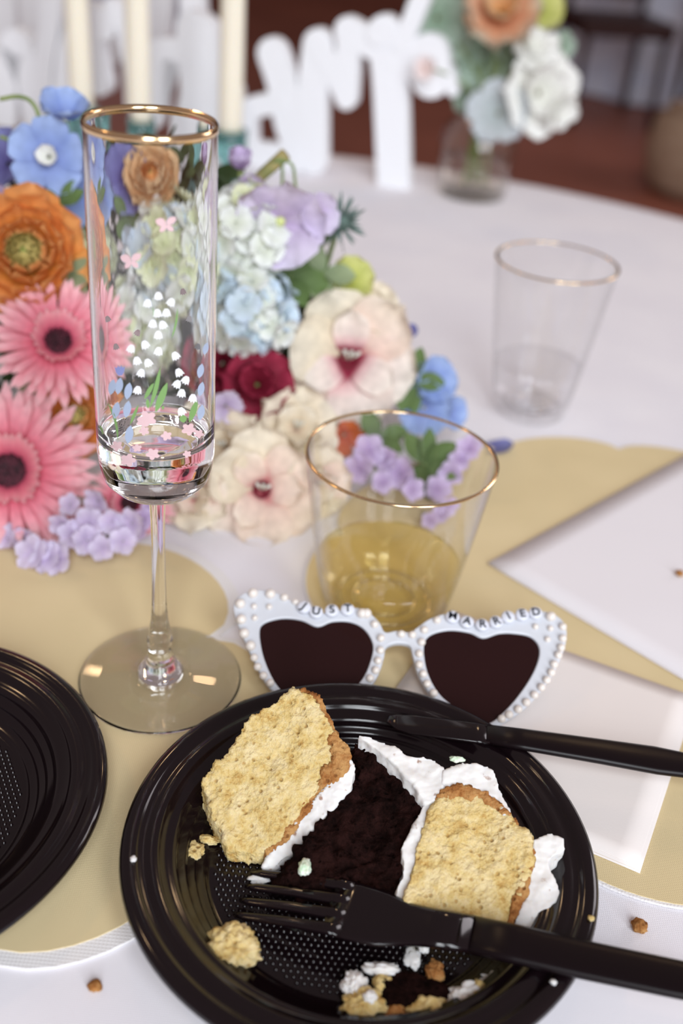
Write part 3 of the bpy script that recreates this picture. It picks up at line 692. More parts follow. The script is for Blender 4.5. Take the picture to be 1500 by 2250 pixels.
def gerbera(px, py, yw, Rpx, n, label, mats, dark):
    t, k = flower('gerbera', px, py, yw, n, label, 'gerbera'); R = Rpx * k
    m1 = petal_me(('g1', round(R, 4)), mats, R * .80, R * .07, 6, 3, .25, 7, .6, .35, -.08, 0)
    ring(t, 'petal', m1, 34, R * .2, .10, 0); ring(t, 'petal', m1, 26, R * .19, .30, R * .03, .1, sc=.86)
    m2 = petal_me(('g2', round(R, 4)), mats, R * .36, R * .05, 4, 3, .25, 7, .6, .35, .1, 0)
    ring(t, 'inner_petal', m2, 28, R * .17, .75, R * .05)
    g = MB().add(*lathe([(0, R * .05), (R * .1, R * .06), (R * .19, R * .07), (R * .22, 0), (R * .16, -R * .12), (0, -R * .16)], 20)); g.build('disc', dark, t)
    g = MB()
    for i in range(60):
        a, rr = i * 2.4, R * .19 * math.sqrt(i / 60); x, y = rr * math.cos(a), rr * math.sin(a)
        g.add(*tube([(x, y, R * .05), (x * 1.05, y * 1.05, R * (.10 + .04 * rr / R / .19))], [R * .018, R * .012], 5))
    g.build('disc_florets', dark, t)['kind'] = 'stuff'
PINK = petal_mat('gerbera_pink', [(0, (.60, .05, .13)), (.3, (.80, .20, .28)), (.7, (.88, .40, .46)), (1, (.92, .60, .62))], .3)
DISC = mat('gerbera_disc', (.035, .006, .012), .7, col2=(.10, .015, .03), scale=300)
ORNG = petal_mat('ranunculus_orange', [(0, (.74, .54, .10)), (.5, (.86, .36, .07)), (1, (.90, .46, .18))], .3)
ORNC = petal_mat('ranunculus_core', [(0, (.50, .50, .12)), (1, (.80, .68, .26))], .3)
PEACH = petal_mat('peach_petal', [(0, (.78, .40, .14)), (1, (.86, .66, .42))], .3)
def ranunc(px, py, yw, Rpx, n, label, m=None, core=None):
    t, k = flower('ranunculus', px, py, yw, n, label, 'ranunculus'); R = Rpx * k; m = m or ORNG; core = core or ORNC
    for i, (rr, el, cnt, L) in enumerate([(.10, .15, 7, .95), (.16, .42, 8, .82), (.20, .66, 9, .70), (.20, .88, 9, .58), (.18, 1.06, 8, .48)]):
        me = petal_me(('r', i, round(R, 4)), m, R * L, R * (.42 - .05 * i), 6, 5, .55, 5, .5, .55, .12, .02)
        ring(t, 'petal', me, cnt, R * rr, el, R * (.02 + .03 * i), i * .5)
    for i, (rr, el, cnt, L) in enumerate([(.15, 1.2, 7, .40), (.10, 1.3, 6, .38), (.05, 1.4, 5, .36)]):
        me = petal_me(('rc', i, round(R, 4)), core, R * L, R * .2, 5, 5, .55, 5, .5, .6, -.15, 0); ring(t, 'inner_petal', me, cnt, R * rr, el, R * .18, i)
    MB().add(*lathe([(0, R * .50), (R * .06, R * .48), (R * .12, R * .2), (0, 0)], 12)).build('heart', core and mat('ranunculus_heart', (.30, .34, .08), .7), t)
def simple(kind, px, py, yw, Rpx, n, label, m, npet, elev, wf, cat, centre=None, second=None, ruf=.1, stem=True, shape=(.6, 4., .5), cup=.3, curl=0., sr=.0014, nv=5, group='flowers of the table bouquet'):
    t, k = flower(kind, px, py, yw, n, label, cat, group, stem, sr); R = Rpx * k
    for v in range(npet):
        me = petal_me((kind, v % 3, round(R, 4), ruf), m, R * .95, R * wf, 7, nv, *shape, cup, curl, ruf, seed=v * 3 + 1)
        Mx = Matrix.Rotation(2 * PI * v / npet + RN.uniform(-.1, .1), 4, 'Z') @ Matrix.Translation((0, R * .05, .0008 * (v % 2))) @ Matrix.Rotation(elev + RN.uniform(-.14, .14), 4, 'X')
        inst('petal', me, t, Mx)
    if second:
        m2, n2, e2, s2 = second
        me = petal_me((kind, 's', round(R, 4)), m2, R * s2, R * s2 * .42, 5, 5, .5, 4, .5, .4, .1, ruf); ring(t, 'inner_petal', me, n2, R * .05, e2, .0012, .4)
    if centre:
        cm, cr_ = centre
        MB().add(*lathe([(0, cr_ * R * 1.1), (cr_ * R * .6, cr_ * R), (cr_ * R, cr_ * R * .4), (cr_ * R * .6, -cr_ * R * .2), (0, -cr_ * R * .3)], 12)).build('centre', cm, t)
    return t, R
DELB = petal_mat('delphinium_blue', [(0, (.20, .26, .55)), (.5, (.28, .38, .70)), (1, (.40, .52, .80))], .25)
DELD = petal_mat('delphinium_deep', [(0, (.12, .10, .30)), (1, (.26, .28, .56))], .25)
WHT = petal_mat('white_eye', [(0, (.78, .78, .70)), (1, (.90, .90, .88))], .2)
LIL = petal_mat('lilac_petal', [(0, (.42, .28, .52)), (1, (.68, .58, .80))], .3)
LILP = petal_mat('pale_lilac_petal', [(0, (.52, .40, .62)), (1, (.76, .70, .86))], .3)
CREAM = petal_mat('cream_petal', [(0, (.66, .40, .32)), (.18, (.80, .66, .50)), (.5, (.84, .74, .57)), (1, (.86, .79, .66))], .3)
CRTH = petal_mat('cream_petal_crimson_throat', [(0, (.20, .01, .03)), (.24, (.36, .03, .07)), (.36, (.80, .52, .52)), (.55, (.86, .74, .68)), (1, (.88, .81, .73))], .3)
BLSH = petal_mat('blush_petal', [(0, (.34, .02, .05)), (.18, (.62, .22, .22)), (.36, (.84, .64, .55)), (1, (.88, .79, .67))], .3)
CRIM = petal_mat('crimson_petal', [(0, (.14, .005, .015)), (1, (.36, .03, .07))], .25)
HYW = petal_mat('hydrangea_white', [(0, (.72, .76, .62)), (1, (.86, .88, .88))], .3)
HYB = petal_mat('hydrangea_pale_blue', [(0, (.60, .70, .72)), (1, (.66, .77, .90))], .3)
HYG = petal_mat('hydrangea_cream_green', [(0, (.62, .68, .36)), (1, (.82, .84, .62))], .3)
YG = petal_mat('chartreuse_petal', [(0, (.46, .50, .10)), (1, (.74, .76, .30))], .3)
YELC = mat('yellow_green_eye', (.55, .60, .25), .6)
G1 = gerbera
gerbera(128, 752, .500, 150, (.25, -.70, .70), 'pink gerbera above the other gerbera at the left edge', PINK, DISC)
gerbera(20, 1035, .462, 195, (.18, -.80, .58), 'large pink gerbera cut off by the left edge of the photo', PINK, DISC)
gerbera(285, 1105, .472, 100, (.1, -.75, .5), 'pink gerbera behind the stem of the champagne flute', PINK, DISC)
ranunc(65, 562, .535, 140, (.10, -.88, .48), 'large orange ranunculus with a yellow green heart at the left')
ranunc(165, 915, .500, 95, (.2, -.8, .5), 'orange ranunculus between the two pink gerberas')
ranunc(335, 405, .590, 85, (.05, -.7, .7), 'peach ranunculus seen through the top of the flute', PEACH, ORNG)
DB_ = dict(centre=None, ruf=.12, shape=(.55, 4., .5))
simple('delphinium', 108, 345, .565, 90, (.05, -.92, .35), 'open blue delphinium bloom with a white eye at the upper left', DELB, 5, .15, .46, 'delphinium', second=(WHT, 6, .8, .34), ruf=.12)
simple('delphinium', 140, 262, .580, 72, (.2, -.35, .95), 'blue delphinium bloom pointing up beside the flute rim', DELB, 5, .75, .46, 'delphinium', ruf=.12)
simple('delphinium', 20, 360, .590, 80, (-.4, -.7, .5), 'shaded blue delphinium bloom at the top left corner of the bouquet', DELD, 5, .35, .5, 'delphinium', ruf=.12)
simple('delphinium', 150, 425, .575, 75, (.1, -.95, -.1), 'blue delphinium bloom hanging over the orange ranunculus', DELB, 5, .3, .5, 'delphinium', ruf=.12)
simple('delphinium', 255, 395, .590, 85, (.2, -.9, .3), 'violet blue delphinium bloom behind the flute rim', DELD, 5, .3, .52, 'delphinium', ruf=.12)
simple('delphinium', 945, 838, .585, 62, (.4, -.7, .5), 'blue delphinium bloom at the right tip of the bouquet', DELB, 5, .4, .5, 'delphinium', ruf=.12)
simple('delphinium', 930, 895, .575, 66, (.1, -.9, .3), 'blue delphinium bloom above the tumbler rim', DELB, 5, .3, .5, 'delphinium', ruf=.12)
simple('delphinium', 985, 905, .585, 45, (.6, -.6, .3), 'small blue delphinium bloom drooping at the right', DELB, 5, .5, .5, 'delphinium', ruf=.12)
simple('delphinium', 10, 450, .570, 55, (-.3, -.9, .1), 'mauve delphinium bloom at the left edge above the ranunculus', LIL, 5, .4, .5, 'delphinium', ruf=.12)
# stray petals lying on the cloth
def stray(px, py, L, m, label, rz, z=.0012):
    p = onz(px, py, z); k = m_per_px(p)
    vs, fs, ts = petal(L * k, L * k * .42, cup=.35, curl=.12); o = MB().add(vs, fs, None, ts).build('fallen_petal', m, loc=p); o.rotation_euler = (0, 0, rz)
    tag(o, label, 'petal', 'fallen petals')
stray(1050, 985, 75, DELD, 'fallen blue petal on the cloth right of the tumbler rim', -1.55)
def hydra(px, py, yw, Rpx, mats, label, n=34, d=(0, -.8, .6)):
    p = ony(px, py, yw); k = m_per_px(p); R = Rpx * k
    t = thing('hydrangea', p, label, 'hydrangea', 'flowers of the table bouquet')
    MB().add(*lathe([(0, R * .62), (R * .35, R * .5), (R * .6, 0), (R * .35, -R * .5), (0, -R * .62)], 16)).build('flower_head_core', LEAFM, t)
    dd = V(d).normalized(); cnt = 0
    fms = []
    for m in mats:
        for s in range(2):
            g = MB(); rr = R * .36
            for q in range(4):
                vs, fs, ts = petal(rr, rr * .55, 5, 5, .6, 3.2, .5, .15, .05, .22, seed=q + s * 7)
                g.add(vs, fs, Matrix.Rotation(q * PI / 2 + .2 * s, 4, 'Z') @ Matrix.Translation((0, .0004, 0)) @ Matrix.Rotation(.15 + .12 * s, 4, 'X'), ts)
            g.add([V(v) for v in lathe([(0, rr * .12), (rr * .1, rr * .06), (0, 0)], 6)[0]], lathe([(0, rr * .12), (rr * .1, rr * .06), (0, 0)], 6)[1], None, [.3] * 18)
            fms.append(g.mesh('floret', m))
    for i in range(n * 2):
        z = 1 - 2 * (i + .5) / (n * 2); a = i * 2.39996; q = V((math.sqrt(1 - z * z) * math.cos(a), math.sqrt(1 - z * z) * math.sin(a), z))
        if q.dot(dd) < -.15: continue
        nrm = (q + V((RN.uniform(-.25, .25), RN.uniform(-.25, .25), RN.uniform(-.25, .25)))).normalized()
        Mx = Matrix.Translation(q * R * RN.uniform(.72, 1.05)) @ V((0, 0, 1)).rotation_difference(nrm).to_matrix().to_4x4() @ Matrix.Rotation(RN.uniform(0, 6), 4, 'Z') @ Matrix.Scale(RN.uniform(.85, 1.2), 4)
        inst('floret', RN.choice(fms), t, Mx)
    e = V((p.x * -.08 - .005, .03, max(-.08, .006 - p.z))); MB().add(*tube([(0, 0, 0), e * .5, e], .0022, 6)).build('stem', STEM, t)
hydra(540, 520, .580, 105, [HYG, HYW, HYW], 'white and cream green hydrangea head right of the flute')
hydra(555, 690, .560, 92, [HYB, HYB, HYW], 'pale blue hydrangea head above the crimson bloom')
hydra(395, 570, .570, 120, [HYB, HYW, HYG], 'pale blue hydrangea head seen through the flute')
hydra(300, 720, .560, 95, [HYW, HYG], 'cream hydrangea head low behind the flute')
hydra(165, 560, .585, 55, [HYW, HYG], 'small white hydrangea cluster beside the orange ranunculus', 22)
# cream blooms with crimson throats
def cream(px, py, yw, Rpx, n, label, seed, m0=CREAM, m1=CRTH, m2=BLSH):
    t, k = flower('gladiolus', px, py, yw, n, label, 'gladiolus'); R = Rpx * k
    for v in range(6):
        mm = m1 if v in (3, 4) else (m2 if v in (2, 5) else m0)
        me = petal_me(('c', v, round(R, 4)), mm, R * RN.uniform(.92, 1.06), R * .47, 10, 9, .5, 3.6, .5, .25, -.22, .26, seed=seed + v)
        inst('petal', me, t, Matrix.Rotation(2 * PI * v / 6 + .2 * (seed % 3), 4, 'Z') @ Matrix.Rotation((.50 if v % 2 else .30) + RN.uniform(-.1, .1), 4, 'X'))
    if m1 is CREAM:
        for v in range(5):
            me = petal_me(('ci', v, round(R, 4)), m2 if v % 2 else m0, R * .66, R * .30, 8, 7, .5, 3.6, .5, .3, -.15, .34, seed=seed + v + 20)
            inst('inner_petal', me, t, Matrix.Rotation(2 * PI * v / 5 + .5 + .3 * seed, 4, 'Z') @ Matrix.Rotation(.85 + RN.uniform(-.15, .15), 4, 'X'))
    else:
        for v in range(3):
            me = petal_me(('ci', v, round(R, 4)), m1, R * .74, R * .26, 8, 7, .5, 3.6, .5, .3, -.25, .22, seed=seed + v + 20)
            inst('inner_petal', me, t, Matrix.Rotation(2 * PI * v / 3 + PI * .5 + .3 * seed, 4, 'Z') @ Matrix.Rotation(.62, 4, 'X'))
        MB().add(*lathe([(0, R * .02), (R * .06, R * .03), (R * .13, R * .09), (R * .15, R * .12), (R * .125, R * .07), (R * .05, -.02 * R), (0, -.03 * R)], 16)).build('throat', mat('crimson_throat', (.16, .008, .02), .6), t)
    for s in (-1, 0, 1):
        MB().add(*tube([(0, 0, 0), (s * R * .05, R * .04, R * .28), (s * R * .10, R * .10, R * .46)], [R * .02, R * .018, R * .03], 6)).build('stamen', WHT, t)
cream(765, 790, .575, 155, (.08, -.90, .42), 'cream gladiolus bloom with a crimson throat above the tumbler', 2)
cream(575, 1075, .488, 135, (.10, -.85, .45), 'blush cream gladiolus bloom low beside the flute stem', 4, CREAM, BLSH, BLSH)
cream(500, 985, .505, 95, (-.25, -.8, .55), 'pale cream bloom right of the flute bowl', 7, CREAM, CREAM, CREAM)
cream(650, 945, .530, 100, (.15, -.75, .65), 'cream bloom between the two large gladioli', 9, CREAM, CREAM, CREAM)
cream(690, 1060, .500, 90, (.35, -.8, .3), 'cream bloom seen through the left side of the wine tumbler', 12, CREAM, CREAM, BLSH)
cream(800, 690, .600, 90, (.25, -.45, .85), 'cream bloom at the top behind the crimson throated gladiolus', 14, CREAM, CREAM, CREAM)
cream(430, 1095, .480, 80, (-.1, -.8, .5), 'small cream bloom just right of the flute stem', 15, CREAM, CREAM, BLSH)
# crimson, sweet peas and other small blooms
simple('carnation', 565, 845, .545, 90, (.1, -.85, .5), 'crimson carnation below the pale blue hydrangea', CRIM, 8, .35, .45, 'carnation', second=(CRIM, 9, .9, .72), ruf=.35)
simple('carnation', 490, 800, .555, 75, (-.1, -.85, .5), 'dark crimson carnation right behind the flute', CRIM, 8, .35, .45, 'carnation', second=(CRIM, 8, .9, .7), ruf=.35)
simple('carnation', 470, 950, .530, 60, (0, -.85, .5), 'rose red carnation low behind the flute', petal_mat('rose_red_petal', [(0, (.4, .02, .08)), (1, (.66, .14, .22))]), 8, .4, .45, 'carnation', second=(CRIM, 8, .9, .7), ruf=.35)
simple('sweet_pea', 615, 485, .570, 105, (.1, -.95, -.15), 'large lilac sweet pea bloom hanging at the top right of the bouquet', LILP, 5, .25, .6, 'sweet pea', ruf=.22, centre=(YELC, .12))
simple('sweet_pea', 688, 470, .578, 60, (.5, -.7, .2), 'small lilac sweet pea bloom beside the thistle', LILP, 4, .5, .5, 'sweet pea', ruf=.22)
simple('sweet_pea', 528, 372, .600, 52, (0, -.4, .9), 'lilac sweet pea bud at the top of the bouquet', LIL, 4, 1.1, .5, 'sweet pea', ruf=.15)
simple('sweet_pea', 555, 430, .595, 50, (-.2, -.9, .2), 'mauve sweet pea bloom under the cut green stem', LIL, 5, .4, .5, 'sweet pea', ruf=.2)
simple('sweet_pea', 495, 890, .515, 46, (.3, -.9, .2), 'striped pale lilac bloom touching the flute bowl', LILP, 5, .5, .4, 'sweet pea', ruf=.2)
simple('sweet_pea', 755, 955, .545, 52, (.2, -.9, .2), 'orange bloom seen inside the wine tumbler rim', petal_mat('vermilion_petal', [(0, (.5, .06, .01)), (1, (.82, .20, .05))]), 4, .5, .45, 'snapdragon', ruf=.2)
simple('lisianthus', 765, 620, .605, 62, (.3, -.6, .7), 'chartreuse lisianthus bud above the cream gladiolus', YG, 5, .6, .55, 'lisianthus', ruf=.2)
simple('delphinium', 900, 728, .60, 22, (.2, -.8, .5), 'single tiny violet blue bud right of the cream gladiolus', DELD, 4, .8, .5, 'bud', ruf=.1)
# statice
SG = 'lilac statice sprigs'
def statice(pts, yw0, label, m, Rp=34):
    t, k = flower('statice_sprig', *pts[0], yw0, UPC, label, 'statice', SG); q = t.rotation_quaternion.inverted()
    for i, (x, y) in enumerate(pts):
        yw = yw0 + (pts[0][1] - y) * .00018; p = ony(x, y, yw); p.z = max(p.z, .008)
        g = MB(); R = Rp * k * RN.uniform(.8, 1.15)
        for v in range(5):
            vs, fs, ts = petal(R, R * .42, 5, 5, .5, 4, .5, .2, .05, .2, seed=v + i); g.add(vs, fs, Matrix.Rotation(v * 2 * PI / 5, 4, 'Z') @ Matrix.Rotation(.2, 4, 'X'), ts)
        o = g.build('floret', m, t); nn = V((RN.uniform(-.5, .5), -.8, RN.uniform(.0, .8))).normalized()
        o.matrix_local = q.to_matrix().to_4x4() @ Matrix.Translation(p - t.location) @ V((0, 0, 1)).rotation_difference(nn).to_matrix().to_4x4() @ Matrix.Rotation(RN.uniform(0, 6), 4, 'Z')
        MB().add(*tube([q @ (p - t.location), q @ (p - t.location + V((0, .012, -.006))), q @ V((0, .03, -.01))], .0007, 5)).build('stalk', STEM, t)
statice([(195, 1150), (155, 1110), (215, 1100), (245, 1145), (190, 1188), (225, 1205), (270, 1190), (135, 1150), (160, 1175), (290, 1150)], .440, 'lilac statice sprig in front of the pink gerberas', LILP)
statice([(105, 1243), (75, 1232), (130, 1250)], .424, 'lone lilac statice sprig lying on the tan place mat', LILP, 40)
statice([(30, 1195), (5, 1180), (55, 1200), (20, 1215)], .440, 'small lilac statice sprig at the left edge of the photo', LILP, 30)
statice([(315, 1140), (330, 1115), (300, 1165)], .455, 'violet statice sprig behind the flute stem', LIL, 28)
statice([(850, 1010), (810, 990), (880, 1040), (905, 1075), (790, 1030), (840, 1060)], .515, 'lilac statice sprig behind the tumbler rim', LIL, 36)
statice([(1010, 1010), (1030, 985), (990, 1040), (960, 1075)], .530, 'mauve statice sprig at the right inside the tumbler', LIL, 30)
statice([(945, 1145), (970, 1130), (985, 1110)], .490, 'violet statice floret low beside the tumbler', LIL, 26)
# thistle
t, k = flower('sea_thistle', 748, 490, .590, (.5, -.6, .6), 'spiky grey green sea thistle head at the right of the bouquet', 'thistle'); R = 42 * k
TH = petal_mat('thistle_spike', [(0, (.04, .07, .06)), (1, (.16, .22, .20))], .1)
MB().add(*lathe([(0, R * .6), (R * .4, R * .45), (R * .5, 0), (R * .3, -R * .4), (0, -R * .5)], 12)).build('cone', mat('thistle_cone', (.10, .15, .13), .8), t)
sm = MB().add(*petal(R * 1.25, R * .09, 5, 3, .2, 3, .8, .4, .1, 0)[:2], None, petal(R * 1.25, R * .09, 5, 3, .2, 3, .8, .4, .1, 0)[2]).mesh('bract', TH)
for i in range(40):
    z = 1 - 2 * (i + .5) / 46; a = i * 2.4; qd = V((math.sqrt(1 - z * z) * math.cos(a), math.sqrt(1 - z * z) * math.sin(a), z))
    inst('bract', sm, t, V((0, 1, 0)).rotation_difference(qd).to_matrix().to_4x4() @ Matrix.Scale(RN.uniform(.8, 1.3), 4))
# cut stem and drooping stalks
p0 = ony(545, 420, .60); t = thing('cut_flower_stalk', p0, 'thick cut green stem with two drooping stalks at the top of the bouquet', 'stem')
MB().add(*tube([ony(a_, b_, .60) - p0 for a_, b_ in ((545, 425), (575, 385), (628, 338))], [.0030, .0034, .0036], 8)).build('stem', mat('woody_green_stem', (.20, .20, .07), .7, col2=(.32, .26, .10), scale=120), t)
for pts in ([(600, 355), (618, 358), (620, 400), (618, 440)], [(606, 350), (640, 360), (648, 400), (650, 440)]):
    MB().add(*tube(catmull([tuple(ony(x, y, .597) - p0) for x, y in pts], sub=5), .0009, 6)).build('stalk', STEM, t)
for x, y in ((618, 462), (650, 462)):
    MB().add(*lathe([(0, .010), (.003, .008), (.005, .0), (.0075, -.006), (.004, -.008), (0, -.006)], 10)).build('calyx', LEAFV if False else STEM, t).location = ony(x, y, .592) - p0
p0 = ony(60, 300, .57); t = thing('delphinium_tendril', p0, 'curled green tendril at the top left corner of the bouquet', 'stem')
MB().add(*tube(catmull([tuple(ony(x, y, .57) - p0) for x, y in [(0, 300), (30, 308), (60, 296), (85, 262), (70, 225), (40, 212), (0, 218)]], sub=5), .0011, 6)).build('stem', STEM, t)
# leaf sprigs
def sprig(px, py, yw, leaves, label, m, Ls=70, dirv=(0, -.8, .5)):
    p = ony(px, py, yw); k = m_per_px(p); t = thing('leaf_sprig', p, label, 'leaves', 'leaf sprigs of the table bouquet')
    MB().add(*tube([(0, 0, 0), (-.004, .018, -.012), (-.006, .04, -.03)], .0011, 6)).build('stem', STEM, t)
    for i in range(leaves):
        me = petal_me(('leaf', i % 3, Ls, round(k, 5)), m, Ls * k, Ls * k * (.24 + .05 * (i % 3)), 7, 5, .7, 2.2, .9, .3, -.1, .05, seed=i)
        a = 2 * PI * i / leaves + RN.uniform(-.4, .4)
        nd = (V(dirv) + V((RN.uniform(-.5, .5), RN.uniform(-.3, .3), RN.uniform(-.5, .5)))).normalized()
        inst('leaf', me, t, V((0, 0, 1)).rotation_difference(nd).to_matrix().to_4x4() @ Matrix.Rotation(a, 4, 'Z') @ Matrix.Rotation(RN.uniform(-.1, .5), 4, 'X'))
sprig(135, 450, .555, 5, 'green leaf sprig under the upper left delphinium', LEAFM, 60)
sprig(150, 600, .530, 6, 'grey green leaf sprig between orange ranunculus and flute', LEAFV, 70)
sprig(640, 610, .580, 7, 'olive leaf sprig right of the white hydrangea', LEAFM, 85)
sprig(710, 600, .590, 6, 'sage leaf sprig above the cream gladiolus', LEAFV, 75)
sprig(690, 545, .600, 5, 'dark green leaf sprig under the sea thistle', LEAFM, 60)
sprig(545, 755, .555, 5, 'pale variegated leaf sprig over the crimson carnation', LEAFV, 55)
sprig(70, 1175, .450, 5, 'bright green leaf sprig at the lower left of the bouquet', petal_mat('bright_leaf', [(0, (.20, .26, .06)), (1, (.36, .44, .12))]), 60)
sprig(905, 835, .575, 5, 'narrow green leaf sprig beside the right delphiniums', LEAFM, 75)
sprig(935, 1020, .530, 6, 'green leaf sprig behind the tumbler', LEAFM, 80)
sprig(830, 960, .540, 5, 'dark green leaf sprig under the large gladiolus', LEAFM, 70)
sprig(490, 640, .575, 5, 'green leaf sprig between the hydrangea heads', LEAFM, 60)
sprig(260, 480, .580, 5, 'dark leaf sprig behind the upper flute', LEAFM, 60)
sprig(100, 860, .500, 6, 'grey leaf sprig between the pink gerberas at left', LEAFV, 80)
sprig(430, 1010, .510, 5, 'leaf sprig low behind the flute bowl', LEAFM, 70)
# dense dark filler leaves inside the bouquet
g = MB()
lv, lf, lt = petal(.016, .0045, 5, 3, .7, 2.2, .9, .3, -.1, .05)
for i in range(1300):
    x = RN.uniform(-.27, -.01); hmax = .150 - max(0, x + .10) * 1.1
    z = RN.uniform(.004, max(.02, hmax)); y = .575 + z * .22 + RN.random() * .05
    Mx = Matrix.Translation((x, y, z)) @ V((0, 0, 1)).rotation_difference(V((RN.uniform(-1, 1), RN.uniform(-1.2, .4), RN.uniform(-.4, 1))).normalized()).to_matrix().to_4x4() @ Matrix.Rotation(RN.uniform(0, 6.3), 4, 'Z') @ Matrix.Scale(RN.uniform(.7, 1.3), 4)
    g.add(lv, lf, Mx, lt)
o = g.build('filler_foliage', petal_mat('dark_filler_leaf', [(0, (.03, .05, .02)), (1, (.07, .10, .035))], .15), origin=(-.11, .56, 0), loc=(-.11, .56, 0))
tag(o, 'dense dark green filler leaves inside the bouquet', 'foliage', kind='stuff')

# ================================================================== BACK OF THE TABLE: SIGN, CANDLES, VASE
b1, b2 = onz(690, 380), onz(870, 408)
sx = (b2 - b1).normalized(); sn = V((sx.y, -sx.x, 0)); 
def sign(name, label, strokes, off, thick):
    p0 = b1 - sn * off; p0 = V((p0.x, p0.y, 0)); t = thing(name, p0, label, 'sign', 'script signs at the back of the table')
    for si, (pts, hw) in enumerate(strokes):
        P2 = []
        for x, y in pts:
            q = onp(x, y, p0, sn) - p0; P2.append((q.dot(sx), max(q.z, .0)))
        k = depth(onp(*pts[0], p0, sn)) / F_PX; h = hw * k
        c = catmull(P2, sub=6) if len(P2) > 2 else [P2[0], tuple((P2[0][i] + P2[1][i]) / 2 for i in (0, 1)), P2[1]]
        Lf, Rt_ = [], []
        for i, p in enumerate(c):
            a_, b_ = c[max(i - 1, 0)], c[min(i + 1, len(c) - 1)]; dx, dy = b_[0] - a_[0], b_[1] - a_[1]; l = math.hypot(dx, dy) or 1e-6
            Lf.append((p[0] - dy / l * h, p[1] + dx / l * h)); Rt_.append((p[0] + dy / l * h, p[1] - dx / l * h))
        def capv(c0, fr, to):
            a0 = math.atan2(fr[1] - c0[1], fr[0] - c0[0]); return [(c0[0] + h * math.cos(a0 - PI * j / 8), c0[1] + h * math.sin(a0 - PI * j / 8)) for j in range(1, 8)]
        poly = Lf + capv(c[-1], Lf[-1], Rt_[-1]) + Rt_[::-1] + capv(c[0], Rt_[0], Lf[0])
        poly = [(x, max(y, .0)) for x, y in poly]
        vs, fs = prism(poly, -thick / 2, thick / 2 + .0004 * si)
        o = MB().add(vs, fs).build('letter_stroke', SIGNW, t, smooth=False)
        o.matrix_local = Matrix((sx, V((0, 0, 1)), sn)).transposed().to_4x4()
    return t
sign('script_sign', 'white cut-out script sign standing upright behind the bouquet', [
    ([(602, 118), (622, 180), (645, 290), (690, 348)], 35), ([(690, 345), (690, 210), (702, 98)], 33), ([(548, 350), (548, 250), (570, 232), (615, 225)], 22),
    ([(640, 350), (560, 345)], 34), ([(702, 98), (735, 150), (764, 212)], 25), ([(768, 62), (768, 140), (764, 212)], 26), ([(768, 66), (815, 92), (865, 120)], 30),
    ([(848, 72), (860, 180), (868, 408)], 39), ([(880, 110), (930, 140), (955, 158)], 42), ([(945, 120), (950, 165)], 46), ([(990, 160), (998, 196)], 13), ([(888, 95), (930, -10)], 21), ([(850, 70), (835, 70)], 26),
    # left half
    ([(20, 260), (25, 150), (45, 90), (68, 150), (90, 270)], 28), ([(112, 260), (105, 160), (118, 60), (120, -20)], 22), ([(150, 240), (160, 120), (195, 35), (225, 40), (238, 60)], 25),
    ([(205, 60), (215, 130), (226, 180)], 27), ([(306, 260), (301, 150), (285, 60), (258, 15)], 20), ([(350, 260), (352, 180), (352, 112), (398, 105)], 22), ([(438, 370), (440, 200), (432, 60)], 35), ([(470, 370), (468, 200), (450, 70)], 36), ([(400, 110), (440, 115)], 24), ([(412, 340), (412, 280), (425, 200)], 18), ([(500, 360), (505, 200)], 30)], 0, .014)
sign('script_sign', 'second white script sign showing between the candles further back', [
    ([(-20, 130), (15, 60), (10, -30)], 26), ([(78, 130), (80, 40), (72, -30)], 28), ([(130, 120), (150, 20), (170, -30)], 30), ([(240, 110), (300, 20), (310, -30)], 32), ([(345, 70), (350, -30)], 32), ([(430, 60), (425, -30)], 28)], .09, .014)
cand = [(505, 330, 'right', 'ivory taper candle nearest the middle, beside the tall letter'), (305, 230, 'mid', 'ivory taper candle between the other two'), (178, 220, 'left', 'ivory taper candle leftmost of the three')]
for x, y, w_, lab in cand:
    p = ony(x, y, 1.10 + (.04 if w_ == 'left' else 0)); c0 = V((p.x, p.y, 0))
    t = thing('taper_candle', (c0.x, c0.y, .05), lab, 'candle', 'ivory taper candles')
    MB().add(*lathe([(0, 0), (.0118, 0), (.0122, .02), (.0112, .20), (.0100, .262), (.006, .272), (0, .274)], 24)).build('wax', IVORY, t)
    MB().add(*tube([(0, 0, .272), (.0006, 0, .279), (.0002, .001, .284)], .0009, 6)).build('wick', mat('wick', (.04, .03, .03), .9), t)
    h = thing('candle_holder', c0, 'teal glass holder of the ' + lab.replace('ivory taper candle ', 'candle '), 'candle holder', 'teal glass candle holders')
    MB().add(*lathe([(0, 0), (.034, 0), (.035, .004), (.02, .008), (.010, .016), (.009, .03), (.0165, .038), (.0175, .064), (.0145, .064), (.0135, .05), (0, .05)], 32)).build('holder_body', TEAL, h)
